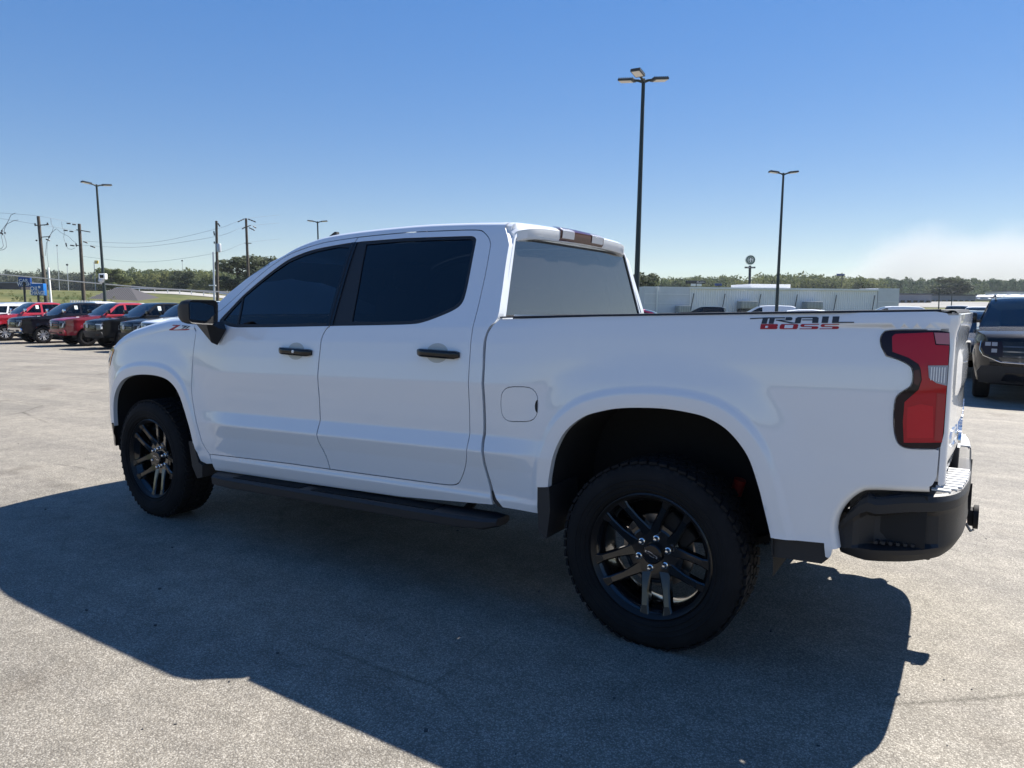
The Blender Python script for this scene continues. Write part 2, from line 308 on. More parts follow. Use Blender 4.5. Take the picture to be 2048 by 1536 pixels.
def surf_panel(mb,outline,Sf,dSf,holes=(),step=.035,off=0.,depth=.02,side=1,edge=.02,extra=None,rows=None):
    out=dens(outline,edge); hs=[dens(h,edge) for h in holes]
    x0,z0=out.min(0); x1,z1=out.max(0)
    gx,gz=np.meshgrid(np.arange(x0+step/2,x1,step),np.arange(z0+step/2,z1,step)); gx=gx.ravel(); gz=gz.ravel()
    if rows:
        gx,gz=np.meshgrid(np.arange(x0+.02,x1,.04),np.arange(math.floor((z0-.1)/rows)*rows,z1+.1,rows)); gx=gx.ravel(); gz=gz.ravel()-.025*(gx-1)
    k=inside(gx,gz,out)
    for h in hs: k&=~inside(gx,gz,h)
    gx,gz=gx[k],gz[k]
    if extra is not None:
        k=inside(extra[:,0],extra[:,1],out)
        for h in hs: k&=~inside(extra[:,0],extra[:,1],h)
        ex=extra[k]; kk=pdist(gx,gz,np.vstack([ex[:1],ex]))>1e9 if len(ex)==0 else np.array([((ex[:,0]-a)**2+(ex[:,1]-b)**2).min()> ((.004 if rows else step*.5))**2 for a,b in zip(gx,gz)]); gx=np.concatenate([gx[kk],ex[:,0]]); gz=np.concatenate([gz[kk],ex[:,1]])
    if len(gx):
        k=np.ones(len(gx),bool)
        for L in [out]+hs: k&=pdist(gx,gz,np.vstack([L,L[:1]]))>((.004 if rows else step*.45) if extra is None else .006)
        gx,gz=gx[k],gz[k]
    loops=[out]+hs; V=[Vector(p) for L in loops for p in L]; E=[]; o=0
    for L in loops:
        E+=[(o+i,o+(i+1)%len(L)) for i in range(len(L))]; o+=len(L)
    V+=[Vector((a,b)) for a,b in zip(gx,gz)]
    rv,re,rf,_,_,_=geometry.delaunay_2d_cdt(V,E,[],0,1e-5)
    P=np.array([(p.x,p.y) for p in rv]); T=np.array([f for f in rf if len(f)==3])
    c=P[T].mean(1); k=inside(c[:,0],c[:,1],out)
    for h in hs: k&=~inside(c[:,0],c[:,1],h)
    T=T[k]; a=P[T]; ar=(a[:,1,0]-a[:,0,0])*(a[:,2,1]-a[:,0,1])-(a[:,2,0]-a[:,0,0])*(a[:,1,1]-a[:,0,1])
    T=T[np.abs(ar)>1e-9]; ar=ar[np.abs(ar)>1e-9]
    fl=(ar>0)==(side>0); T[fl]=T[fl][:,::-1]
    y=Sf(P[:,0],P[:,1])+off; sx,sz=dSf(P[:,0],P[:,1])
    n=np.stack([-sx,np.ones_like(sx)*side,-sz],1)
    n/=np.linalg.norm(n,axis=1)[:,None]
    mb.add(np.stack([P[:,0],y*side,P[:,1]],1),T.tolist(),n)
    if depth:
        for li,L in enumerate(loops):
            nx=np.roll(L,-1,0); ar=.5*np.sum(L[:,0]*nx[:,1]-nx[:,0]*L[:,1]); sgn=(1 if ar>0 else -1)*(1 if li==0 else -1)
            t=nx-np.roll(L,1,0); t/=np.linalg.norm(t,axis=1)[:,None]+1e-9; on=np.stack([t[:,1],-t[:,0]],1)*sgn
            yy=Sf(L[:,0],L[:,1])+off; N=len(L)
            V1=np.stack([L[:,0],yy*side,L[:,1]],1); V2=np.stack([L[:,0],(yy-depth)*side,L[:,1]],1)
            nn=np.stack([on[:,0],np.zeros(N),on[:,1]],1)
            F=[(i,(i+1)%N,N+(i+1)%N,N+i) for i in range(N)]
            if (sgn>0)!=(side>0): F=[f[::-1] for f in F]
            mb.add(np.vstack([V1,V2]),F,np.vstack([nn,nn]))
    return mb
def rings(L):
    q=dens(L,.012,closed=False); t=np.gradient(q,axis=0); t/=np.linalg.norm(t,axis=1)[:,None]; n=np.stack([-t[:,1],t[:,0]],1); c=q.mean(0); n*=np.sign((n*(q-c)).sum(1))[:,None]
    return np.vstack([q+n*d for d in (.008,.017,.035,.05,.058,.066,.074,.082,.090,.100,.112)])
def SP(name,outline,m,parent,side=1,**kw):
    st=kw.pop('step',.03); st=st if side>0 else .07
    return surf_panel(MB(),outline,S,dS,side=side,step=st,**kw).build(name,m,parent)
# ------------------------------------------------------------ white pickup
TR=thing('pickup_truck','large white crew cab pickup with black wheels filling the foreground','pickup truck')
FT_=np.array([(3.05,1.428),(3.2,1.424),(3.377,1.420),(3.519,1.410),(3.747,1.373),(3.975,1.325),(4.10,1.281),(4.155,1.256),(4.25,1.205),(4.36,1.135),(4.46,1.05)])
def ft(x): return np.interp(x,FT_[:,0],FT_[:,1])
RL_=np.array([(.93,1.926),(.972,1.929),(1.213,1.941),(1.517,1.948),(1.848,1.942),(2.083,1.932),(2.255,1.918),(2.374,1.896),(2.487,1.863),(2.596,1.814),(2.688,1.779)])
RLs=cr(RL_,4)
fgap=cr([(3.190,1.335),(3.197,1.245),(3.205,1.15),(3.212,1.019),(3.209,.922),(3.187,.804),(3.153,.688),(3.122,.590),(3.068,.517)],4)
fdoor_top=cr([(3.175,1.372),(3.10,1.425),(3.010,1.462),(2.930,1.525),(2.862,1.588),(2.752,1.680),(2.650,1.754),(2.545,1.812),(2.425,1.850),(2.30,1.876),(2.194,1.890),(1.974,1.905)],4)
bgap=cr([(1.974,1.905),(1.988,1.848),(1.982,1.672),(1.974,1.527),(1.961,1.381)],3)[:-1].tolist()+cr([(1.961,1.381),(1.982,1.362),(2.003,1.315),(2.007,1.21),(2.011,1.084),(2.011,.966),(2.013,.852),(2.016,.778),(2.010,.711),(1.975,.636),(1.955,.556)],4).tolist()
dbot_f=[(3.068,.517),(2.66,.534),(2.283,.548),(1.955,.556)]
dbot_r=[(1.955,.556),(1.678,.563),(1.279,.574),(1.119,.579)]
rgap=cr([(1.119,.579),(1.060,.587),(1.023,.610),(.984,.680),(.957,.762),(.953,.836),(.953,.895),(.951,.969),(.951,1.047),(.952,1.164),(.953,1.253),(.956,1.346),(.957,1.388),(.958,1.489),(.964,1.592),(.971,1.694),(.985,1.802),(.995,1.831),(1.017,1.859),(1.053,1.886),(1.092,1.901),(1.189,1.907)],4)
dtop_r=cr([(1.189,1.907),(1.51,1.914),(1.75,1.912),(1.974,1.905)],4)
FDOOR=np.vstack([fgap,dbot_f[1:],bgap[::-1][1:],fdoor_top[::-1][1:]])
RDOOR=np.vstack([bgap,dbot_r[1:],rgap[1:],dtop_r[1:-1]])
dlo_f=cr([(1.984,1.848),(1.979,1.672),(1.970,1.527),(1.962,1.383)],3).tolist()+[(2.436,1.367),(2.766,1.359)]+cr([(2.766,1.359),(2.855,1.364),(2.962,1.388),(2.968,1.409),(2.917,1.470),(2.837,1.559),(2.728,1.647),(2.626,1.721),(2.523,1.784),(2.410,1.822),(2.291,1.846),(2.114,1.865),(1.990,1.874)],4).tolist()[1:]
dlo_r=cr([(1.986,1.848),(1.981,1.672),(1.972,1.527),(1.964,1.383)],3).tolist()+[(1.609,1.394)]+cr([(1.609,1.394),(1.363,1.404),(1.279,1.417),(1.183,1.448),(1.101,1.483),(1.066,1.516),(1.060,1.572),(1.071,1.694),(1.087,1.826),(1.094,1.852),(1.118,1.867),(1.16,1.871),(1.283,1.874)],4).tolist()[1:]+[(1.599,1.881),(1.939,1.876),(1.988,1.872)]
fuel_c=np.array([(.765,1.118),(.563,1.128),(.556,.962),(.768,.942)])
fuel_p=[]
for i in range(4):
    a,b,c=fuel_c[i-1],fuel_c[i],fuel_c[(i+1)%4]; r=.072
    p=b+(a-b)/np.linalg.norm(a-b)*r; q=b+(c-b)/np.linalg.norm(c-b)*r
    fuel_p+=[(1-t)**2*p+2*t*(1-t)*b+t*t*q for t in np.linspace(0,1,6)]
tail_o=cr([(-.864,1.363),(-.859,1.391),(-.867,1.412),(-.883,1.421),(-.938,1.425),(-1.040,1.427)],3).tolist()+[(-1.075,1.420),(-1.080,1.361),(-1.080,1.21),(-1.080,1.06),(-1.072,1.012)]+cr([(-1.054,1.004),(-.982,1.001),(-.951,1.007),(-.935,1.023),(-.925,1.055),(-.919,1.111),(-.921,1.175),(-.937,1.201),(-.966,1.226),(-.972,1.26),(-.966,1.288),(-.955,1.301),(-.927,1.316),(-.882,1.330)],3).tolist()
bed_front=cr([(.768,.512),(.815,.572),(.832,.636),(.850,.716),(.852,.783),(.861,.845),(.857,.911),(.857,1.021),(.861,1.149),(.862,1.213),(.865,1.276),(.866,1.345),(.858,1.378),(.838,1.412),(.815,1.434),(.800,1.440)],3)
rail=[(.800,1.443),(.275,1.460),(-.384,1.477),(-.751,1.486),(-1.03,1.493),(-1.062,1.487),(-1.075,1.470)]
bed_tail=[(-1.075,1.43)]
ti=[p for p in tail_o]
# the bed side runs round the lamp: from the lamp's top rear corner back along its outline to the bottom rear corner
k0=min(range(len(ti)),key=lambda i:abs(ti[i][0]+1.04)+abs(ti[i][1]-1.427)); k1=min(range(len(ti)),key=lambda i:abs(ti[i][0]+1.054)+abs(ti[i][1]-1.004))
lampcut=list(reversed(ti[:k0+1]))+list(reversed(ti[k1:]))
bed_bot=[(-1.068,1.0),(-1.066,.90),(-1.055,.872)]+cr([(-1.049,.866),(-.971,.863),(-.857,.852),(-.812,.836),(-.767,.792),(-.733,.730),(-.722,.660),(-.738,.575),(-.728,.543),(-.712,.545)],3).tolist()+[(-.706,.599)]
arch_r=[tuple(p) for p in RAs[::-1]]
BED=np.vstack([bed_front,rail[1:],bed_tail,np.array(lampcut),bed_bot,arch_r,[(.520,.592),(.537,.518)]])
def clean(P):
    P=np.asarray(P,float); k=np.linalg.norm(P-np.roll(P,1,0),axis=1)>.002; return P[k]
FDOOR,RDOOR,BED=map(clean,(FDOOR,RDOOR,BED)); dlo_f=clean(dlo_f); dlo_r=clean(dlo_r); tail_o=clean(tail_o)
xs=np.linspace(3.30,4.40,26)
fend_top=[(x,ft(x)-.085) for x in xs]
FEND=clean(np.vstack([[(3.068,.517),(3.05,.455),(3.11,.447),(3.164,.462),(3.185,.517),(3.205,.575)],FAs[::-1],[(4.195,.625),(4.30,.615),(4.42,.612),(4.56,.64),(4.56,.96),(4.40,.985),(4.262,1.035),(4.205,1.12),(4.150,1.178)],[(x,z) for x,z in fend_top[::-1] if x<4.13],[(3.215,1.342)],fgap[1:-1]]))
cab_out=clean(np.vstack([[(3.06,.520),(3.045,.411),(2.231,.438),(1.439,.469),(.935,.510),(.826,.519)],cr([(.838,.575),(.848,.636),(.865,.716),(.867,.783),(.877,.845),(.872,.911),(.872,1.021),(.875,1.149),(.875,1.213),(.880,1.276),(.879,1.345),(.862,1.40),(.826,1.445),(.838,1.556),(.857,1.682),(.874,1.813)],3),[(.90,1.86),(.93,1.903)],[(x,z-.022) for x,z in RLs[1:]],[(2.832,1.683),(2.979,1.584),(3.06,1.507),(3.20,1.425),(3.215,1.35)],fgap[::1]]))
# the opening that the two doors fill
DOORHOLE=clean(np.vstack([fgap[2:],dbot_f[1:],dbot_r[1:],rgap[1:],dtop_r[1:],fdoor_top[::-1][1:-1]]))
DOORHOLE=inset(DOORHOLE,-.001)
for s in (1,-1):
    fe=surf_panel(MB(),inset(FEND,.002),S,dS,side=s,step=.028 if s>0 else .07,depth=.03,extra=rings(FAs) if s>0 else None)
    G=[];N=[]
    for x in np.linspace(3.215,4.36,40):
        z0=ft(x)-.087; y0=float(S(x,z0)); row=[];nr=[]
        for th in np.linspace(0,math.pi/2,9):
            row.append((x,s*(y0-.10*(1-math.cos(th))),z0+.087*math.sin(th))); v=Vector((.20*math.sin(th),s*math.cos(th)/.10*.1,math.sin(th))).normalized(); nr.append(tuple(v))
        G.append(row);N+=nr
    V=[p for r in G for p in r]; m=9; F=[(i*m+j,i*m+j+1,(i+1)*m+j+1,(i+1)*m+j) for i in range(39) for j in range(8)]
    if s<0: F=[f[::-1] for f in F]
    fe.add(V,F,N); fe.build('fender','white_paint',TR)
    cx_=.010 if s>0 else None
    fd=SP('front_door',inset(FDOOR,.0040),'white_paint',TR,s,holes=[dlo_f],rows=cx_)
    rd=SP('rear_door',inset(RDOOR,.0040),'white_paint',TR,s,holes=[dlo_r],rows=cx_)
    cs=SP('cab_side',cab_out,'white_paint',TR,s,holes=[DOORHOLE],depth=.05,rows=cx_)
    bs=SP('bed_side',inset(BED,.002),'white_paint',TR,s,holes=[fuel_p] if s>0 else [],step=.028,depth=.035,extra=rings(RAs) if s>0 else None,rows=.012 if s>0 else None)
    cutl=cr([(-1.045,.866),(-.971,.863),(-.857,.852),(-.812,.836),(-.767,.792),(-.733,.730),(-.722,.660),(-.736,.580)],5)
    tn_=np.gradient(cutl,axis=0); tn_/=np.linalg.norm(tn_,axis=1)[:,None]; no=np.stack([-tn_[:,1],tn_[:,0]],1); no*=np.sign((no*(np.array([-.95,.70])-cutl)).sum(1))[:,None]
    lp=MB(); lp.grid([[(p[0]+n[0]*a_,s*(float(S(p[0],p[1]))-b_),p[1]+n[1]*a_) for a_,b_ in ((-.003,.0005),(.006,.001),(.014,.006),(.021,.016),(.026,.030),(.028,.055))] for p,n in zip(cutl,no)]); lp.build('bumper_lip','white_paint',bs,smooth=60)
    MB().box((-.91,s*.78,.715),(.26,.24,.20)).build('bumper_filler','under',TR,smooth=0)  # black box added to stop light showing through behind the bumper
    if s>0:
        SP('gap_backing',inset(fuel_p,-.03),'gap_dark',bs,1,off=-.022,depth=0,step=.05)  # dark sheet added behind the fuel door so its gap reads dark
        fdr=SP('fuel_door',inset(fuel_p,.0036),'white_paint',TR,1,off=.0005)
        SP('notch_shade',[(.563+.014*math.sin(q),1.035+.030*math.cos(q)) for q in np.linspace(0,math.pi,9)],'gap_dark',fdr,1,off=.0015,depth=0)  # flat dark crescent on the door; the notch's shade is put into its colour
    for d,dl,gm,glz in ((fd,dlo_f,'glass_side',[(2.008,1.842),(2.003,1.70),(1.995,1.55),(1.985,1.40),(2.43,1.385),(2.778,1.379),(2.800,1.46),(2.828,1.548),(2.718,1.634),(2.616,1.706),(2.515,1.766),(2.403,1.804),(2.287,1.829),(2.114,1.849)]),
                    (rd,dlo_r,'glass_rear_side',[(1.888,1.856),(1.84,1.62),(1.800,1.410),(1.609,1.412),(1.368,1.421),(1.287,1.433),(1.195,1.463),(1.118,1.496),(1.086,1.525),(1.080,1.575),(1.090,1.694),(1.104,1.812),(1.115,1.845),(1.14,1.853),(1.3,1.857),(1.599,1.863)])):
        holes=[np.array(glz)]
        if gm=='glass_side': holes.append(np.array([(2.835,1.535),(2.812,1.46),(2.795,1.378),(2.86,1.383),(2.940,1.400),(2.900,1.460)]))
        SP('window_trim',inset(dl,.0005),'black_trim',d,s,holes=holes,off=-.004,depth=.012,edge=.03)
        SP('window_glass',inset(glz,-.006),gm,d,s,off=-.010,depth=0,edge=.05,step=.06)
        if gm=='glass_side': SP('quarter_glass',inset(holes[1],-.006),gm,d,s,off=-.010,depth=0,edge=.05,step=.06)
    pl_=cr([(1.986,1.874),(1.988,1.848),(1.982,1.672),(1.974,1.527),(1.962,1.384)],4)
    SP('pillar_trim',np.vstack([pl_+[.026,0],(pl_-[.022,0])[::-1]]),'black_gloss',fd,s,off=.0015,depth=.004,edge=.04)
    SP('pillar_seam',np.vstack([pl_+[.003,0],(pl_-[.003,0])[::-1]]),'gap_dark',fd,s,off=.0022,depth=0,edge=.04)
    # window line lip at the belt
    if s>0:
        # B pillar seam
        pass
    # dark skin behind the panel gaps
    back=MB()
    surf_panel(back,[(3.27,1.33),(3.22,.62),(3.1,.5),(.80,.54),(.82,1.38)],S,dS,side=s,step=.09,off=-.030,depth=0,edge=.08); back.build('inner_panel','gap_dark',TR)
    # lamp
    tl=SP('tail_lamp',inset(tail_o,.002),'lens_black',TR,s,off=.006,depth=.04,step=.02)
    SP('red_lens',clean([(-.897,1.400),(-.907,1.410),(-1.024,1.418),(-1.033,1.374),(-1.075,1.372),(-1.076,1.306),(-1.076,1.228),(-1.076,1.150),(-1.074,1.030),(-.957,1.022),(-.950,1.096),(-.951,1.168),(-.992,1.215),(-1.000,1.250),(-.994,1.289),(-.986,1.306),(-.954,1.327),(-.902,1.346)]),'red_lens',tl,s,off=.0085,depth=.004,step=.02)
    SP('lower_lens',clean([(-.962,1.150),(-1.000,1.165),(-1.040,1.158),(-1.046,1.045),(-.966,1.040),(-.962,1.09)]),'dark_red_lens',tl,s,off=.0100,depth=.003,step=.02)
    SP('edge_lens',clean([(-1.048,1.205),(-1.074,1.200),(-1.073,1.034),(-1.050,1.036)]),'edge_red',tl,s,off=.0098,depth=.003,step=.02)
    SP('reverse_lens',clean([(-1.016,1.301),(-1.076,1.303),(-1.076,1.232),(-1.045,1.240),(-1.021,1.258)]),'clear_lens',tl,s,off=.0110,depth=.004,step=.015)
    for k in range(6): SP('lens_rib',clean([(-1.026-.008*k,1.296),(-1.029-.008*k,1.296),(-1.029-.008*k,1.250-.002*k),(-1.026-.008*k,1.250-.002*k)]),'bulb_lens',tl,s,off=.0125,depth=.002,step=.03)
    SP('side_marker',clean([(-.974,1.282),(-.990,1.287),(-.997,1.250),(-.990,1.228),(-.976,1.236)]),'brake_smoke',tl,s,off=.0095,depth=.003,step=.015)
    SP('corner_lens',clean([(-1.027,1.417),(-1.073,1.416),(-1.076,1.376),(-1.036,1.378)]),'pink_lens',tl,s,off=.0105,depth=.003,step=.015)
    # head lamp and lower bumper end
    hl=SP('head_lamp',clean([(4.155,1.178),(4.210,1.12),(4.267,1.037),(4.405,.988),(4.56,.963),(4.52,1.02),(4.42,1.08),(4.30,1.155),(4.20,1.185)]),'lamp_smoke',TR,s,off=-.003,depth=.02)
    SP('side_marker',clean([(4.165,1.172),(4.215,1.118),(4.262,1.05),(4.285,1.045),(4.24,1.12),(4.19,1.175)]),'amber_lens',hl,s,off=.002,depth=.004)
    SP('bumper_end',clean([(4.19,.612),(4.56,.632),(4.53,.47),(4.40,.42),(4.26,.44)]),'rim_face',TR,s,off=-.004,depth=.03)
    # wheel house liners
    for L,xc in ((FAs,3.72),(RAs,0)):
        o=np.array([xc,.62]); P=o+(L-o)*1.015; P=np.vstack([P[:1]*[1,0]+[0,.42],P,P[-1:]*[1,0]+[0,.42]])
        g=MB(); g.grid([[(x,s*(float(S(x,min(max(z,.5),1.1)))-.018),z) for x,z in P],[(x,s*.50,z) for x,z in P]]); g.build('wheel_liner','liner',TR,smooth=60)
        MB().prism([(x,z) for x,z in P],s*.47,s*.50).build('inner_liner','liner',TR,smooth=0)
# hood, roof, windscreen
G=[]
for x in np.linspace(3.13,4.50,24):
    y0=max(.45,float(S(x,ft(x)-.087))-.10)
    G.append([(x+.10*(1-t*t)*float(sm(x,4.0,4.5)),y0*t,float(ft(x))+.012*(1-t**4)-.02*(1-abs(t))*float(sm(x,3.5,4.4))) for t in np.linspace(1,-1,17)])
MB().grid(G).build('hood','white_paint',TR,smooth=60)
ST=np.linspace(0,1,30)
rp=np.array([[np.interp(t,np.linspace(0,1,len(RLs)),RLs[:,k]) for k in (0,1)] for t in ST])
rows=[]
for i,(x,z) in enumerate(rp):
    z0=z-.022; y0=float(S(x,z0)); row=[]
    half=[(0,0),(.006,.012),(.018,.022),(.036,.029),(.065,.033),(.12,.037),(.25,.044),(.45,.049),(1,.052)]
    bow=float(sm(x,2.2,2.69))
    for a,b in half:
        y=y0-(a if a<.9 else y0); k=1-(y/y0)**2
        row.append((x+.10*k*bow,y,z0+b*(1-.25*bow)))
    row=row+[(p[0],-p[1],p[2]) for p in row[-2::-1]]
    rows.append(row)
roof=MB().grid(rows).build('roof','white_paint',TR,smooth=60)
top=rows[-1]; m=len(top); ws=[]
for k in range(9):
    t=k/8; e=np.array([np.interp(t,[0,.35,.72,.9,1],[2.688,2.832,2.979,3.06,3.14]),np.interp(t,[0,.35,.72,.9,1],[1.757,1.683,1.584,1.507,1.425])]); ye=float(S(e[0],e[1]))
    row=[]
    for j in range(m):
        f=top[j][1]/top[0][1]; row.append((e[0]+(.10+.08*t)*(1-f*f),ye*f,e[1]+(top[j][2]-top[0][2])*(1-t)+.01*t*(1-f*f)))
    ws.append(row)
MB().grid(ws).build('windscreen','glass_clear',TR,smooth=60)
MB().box((3.16,0,1.385),(.22,1.66,.05),bev=.01).build('cowl','black_plastic',TR)
# shark fin
fin=MB(); fin.prism([(2.585,1.925),(2.47,1.985),(2.452,1.985),(2.44,1.92)],.40-.012,.40+.012); fin.build('antenna_fin','black_trim',TR)
# front face (faces away from the camera)
G=[[(4.52+.12*(1-(y/.80)**2),y,z) for y in np.linspace(.80,-.80,13)] for z in np.linspace(.46,1.02,8)]
fr=MB().grid(G).build('grille','black_gloss',TR,smooth=60)
MB().box((4.62,0,.70),(.10,1.30,.16),bev=.03).build('front_bumper','white_paint',TR)
# cab back: wall with the window opening
def xb(y,z): return .826+(np.asarray(z)-1.445)*.125
cb_o=[(.912,1.40),(.900,1.445),(.848,1.56),(.785,1.70),(.738,1.80),(.712,1.850),(.675,1.885)]; cb_o=cb_o+[(-y,z) for y,z in cb_o[::-1]]+[(-.86,.95),(.86,.95)]
rw=[(.870,1.447),(.702,1.842),(.687,1.858),(-.687,1.858),(-.702,1.842),(-.870,1.447)]
def flatpanel(name,poly,holes,fx,m,parent,depth=.03,step=.2):
    mb=surf_panel(MB(),[(y,z) for y,z in poly],lambda a,b:-fx(a,b),lambda a,b:(np.zeros(len(a)),np.full(len(a),-.125)),holes=holes,step=step,depth=depth,edge=.1)
    # stored as (y, -x, z): turn into (x, y, z)
    mb.v=[(-b,a,c) for a,b,c in mb.v]; mb.n=[(-b,a,c) for a,b,c in mb.n]
    return mb.build(name,m,parent)
flatpanel('cab_back',cb_o,[rw],xb,'white_paint',TR,.05)
flatpanel('rear_window',rw,[],lambda a,b:xb(a,b)+.010,'glass_back',TR,0)
flatpanel('window_seal',inset(rw,-.001),[inset(rw,.010)],lambda a,b:xb(a,b)+.006,'black_plastic',TR,.006)
# roof spoiler with the high brake lamp
def roofz(y): return 1.907+float(np.interp(.705-abs(y),[0,.006,.018,.036,.065,.12,.25,.45,.705],[0,.012,.022,.029,.033,.037,.044,.049,.052]))
def spo(y):
    r=max(0.,min(1.,(abs(y)-.56)/.13)); zr=roofz(y); zt=zr-.020-.012*r; xr=.838+.05*r*r
    return [(1.00,y,zr+.003),(.95,y,zr+.002),(.90,y,zr-.006),(xr+.02,y,zt),(xr,y,zt-.014),(xr+.004,y,zt-.056-.008*r),(xr+.014,y,zt-.070),(.905,y,zt-.078),(.94,y,zt-.06)]
ys=np.concatenate([np.linspace(.70,.60,8),np.linspace(.55,-.55,23),np.linspace(-.60,-.70,8)])
sp=MB().grid([spo(y) for y in ys]); sp.f.append(tuple(range(9))); sp.f.append(tuple(len(sp.v)-9+i for i in range(9))[::-1])
sp=sp.build('roof_spoiler','white_paint',TR,smooth=40)
ly=np.linspace(.29,-.27,12)
bl=MB().grid([[(x-.004,y,z+.004) for x,y,z in spo(y)[2:7]] for y in ly]).build('brake_lamp','brake_smoke',sp,smooth=40)
for a,b in ((.275,.13),(-.10,-.255)): MB().grid([[(x-.008,y,z+.004) for x,y,z in spo(y)[3:6]] for y in np.linspace(a,b,5)]).build('lamp_cell','clear_lens',bl,smooth=40)
# bed: rails, inner walls, floor, tailgate
for s in (1,-1):
    P=[(.806,1.449),(.275,1.465),(-.384,1.481),(-.751,1.490),(-1.04,1.497)]
    g=[]
    for x,z in P:
        y=float(S(x,z-.02)); g.append([(x,s*(y+.001),z-.005),(x,s*(y-.003),z+.002),(x,s*(y-.05),z+.003),(x,s*(y-.115),z+.001),(x,s*(y-.12),z-.02)])
    MB().grid(g).build('rail_cap','black_plastic',TR,smooth=50)
    MB().grid([[(x,s*.835,z) for z in (1.12,1.3,1.46)] for x in (.80,.3,-.3,-1.0)]).build('bed_wall','white_paint',TR)
    # rear corner post between side and tailgate
    g=[]
    for z in np.linspace(.872,1.478,22):
        x0=-1.074; y0=float(S(x0,z))-.002; r=sm(z,1.40,1.46)
        g.append([(x0+.004,s*y0,z),(x0-.010-.010*r,s*(y0-.012),z),(x0-.017-.012*r,s*(y0-.030),z),(x0-.019-.012*r,s*(y0-.062),z),(x0+.03,s*(y0-.064),z)])
    MB().grid(g).build('corner_post','white_paint',TR,smooth=40)
MB().box((-.12,0,.90),(1.86,.92,.04)).box((.665,0,.905),(.27,1.66,.04)).box((-.80,0,.905),(.54,1.66,.04)).build('bed_floor','black_plastic',TR)
def tg(y,z):
    b=1-(y/.86)**2; t=float(sm(z,1.36,1.45)); c=float(sm(z,1.16,1.20)-sm(z,1.30,1.36))
    return -1.090-.036*b-.014*t-.008*c*float(1-sm(abs(y),.62,.70))+.02*float(1-sm(z,.88,.95))
G=[[(tg(y,z),y,z+(.004*(1-(y/.86)**2))) for y in np.linspace(.855,-.855,45)] for z in np.concatenate([np.linspace(.86,1.46,40),[1.480]])]
tgm=MB().grid(G); topr=G[-1]; tgm.grid([[ (x+.03,y,z+.010) for x,y,z in topr],topr][::-1]); tgm.grid([[(x+.10,y,z+.010) for x,y,z in topr],[(x+.03,y,z+.010) for x,y,z in topr]])
tgo=tgm.build('tailgate','white_paint',TR,smooth=45)
MB().grid([[(x+.095,y,z+.016) for x,y,z in topr],[(x+.02,y,z+.016) for x,y,z in topr],[(x+.012,y,z+.006) for x,y,z in topr]]).build('tailgate_cap','black_plastic',tgo,smooth=40)
Mt=Matrix(((0,0,-1,tg(0,.985)+.002),(-1,0,0,0),(0,1,0,.985),(0,0,0,1)))
text('tailgate_letters','CHEVROLET','chrome',tgo,.115,Mt,.005,xs=2.0)
MB().box((tg(0,1.33)+.004,0,1.33),(.03,.20,.055),bev=.01).build('tailgate_handle','black_plastic',tgo)
# rear bumper
PATH=cr([(-.742,.935),(-.80,.957),(-.90,.955),(-1.00,.925),(-1.085,.865),(-1.135,.780),(-1.160,.66),(-1.170,.5),(-1.176,.25),(-1.178,0)],4)
PATH=np.vstack([PATH,(PATH*[1,-1])[-2::-1]])
tt=np.gradient(PATH,axis=0); tt/=np.linalg.norm(tt,axis=1)[:,None]; nn=np.stack([-tt[:,1],tt[:,0]],1)
nn*=np.sign((nn*(PATH-[0,0])).sum(1))[:,None]
g=[]
for (x,y),(nx,ny) in zip(PATH,nn):
    a=abs(y); side_=float(sm(x,-1.02,-.95))   # 1 on the flank
    zt=.795+.022*float(1-sm(x,-1.0,-.86)) if x<-.86 else float(np.interp(x,[-.86,-.82,-.76,-.742],[.812,.785,.705,.66]))
    if a<.28: zt=.775
    zb=float(np.interp(x,[-1.18,-1.10,-1.0,-.85,-.75,-.742],[.600,.565,.550,.538,.548,.575]))
    h=zt-zb; dp=.055 if side_>.02 else .0
    dp=.05*float(sm(x,-1.10,-1.0))*float(1-sm(x,-.88,-.80))
    pr=[(-.10,0),(-.035,.0),(-.012,.045),(-.002,.10),(-.004,.17)]
    sec=[(-.11,zb+.02),(-.05,zb),(-.018,zb+.012),(-.004,zb+.04),(-.002,zb+.22*h),(-.004-dp*.9,zb+.27*h),(-.006-dp,zb+.45*h),(-.006-dp,zb+.68*h),(-.003-dp*.5,zb+.74*h),(0,zb+.77*h),(0,zb+.90*h),(-.008,zt-.006),(-.022,zt),(-.12,zt)]
    g.append([(x+nx*o,y+ny*o,z) for o,z in sec])
bmp=MB().grid(g).build('rear_bumper','black_trim',TR,smooth=20)
for s in (1,-1):
    pad=[(-1.035,.885),(-1.10,.815),(-1.148,.70),(-1.166,.52),(-1.172,.32),(-1.085,.30),(-1.075,.60),(-1.04,.78),(-.99,.84)]
    pd=MB().prism([(x,s*y) for x,y in pad],.792,.815,'z').build('step_pad','groove_shade',bmp)  # pad base coloured dark to put shade into the grooves between the ribs
    for k in range(6): MB().box((-.885-.024*k,s*(.912-.006*k),.622),(.012,.05,.012),-.15*s).build('pocket_rib','black_plastic',bmp,smooth=0)
    for k in range(10):
        y=.335+k*.050; x1=float(np.interp(y,[.32,.52,.70,.815],[-1.168,-1.162,-1.144,-1.098])); x0=float(np.interp(y,[.30,.6,.78,.84],[-1.092,-1.082,-1.05,-1.01]))
        MB().box(((x0+x1)/2,s*y,.818),(abs(x1-x0),.030,.010)).build('tread_rib','bulb_lens',pd,smooth=0)
    MB().box((-1.172,s*.30,.70),(.02,.012,.12)).build('bumper_seam','gap_dark',bmp)
MB().box((-1.12,0,.545),(.18,.076,.076),bev=.008).build('hitch_receiver','under',TR)
MB().lathe([(.0,0),(.055,0),(.055,.02),(.045,.022)],20,'x',(-1.218,0,.545)).build('hitch_cap','under',TR)
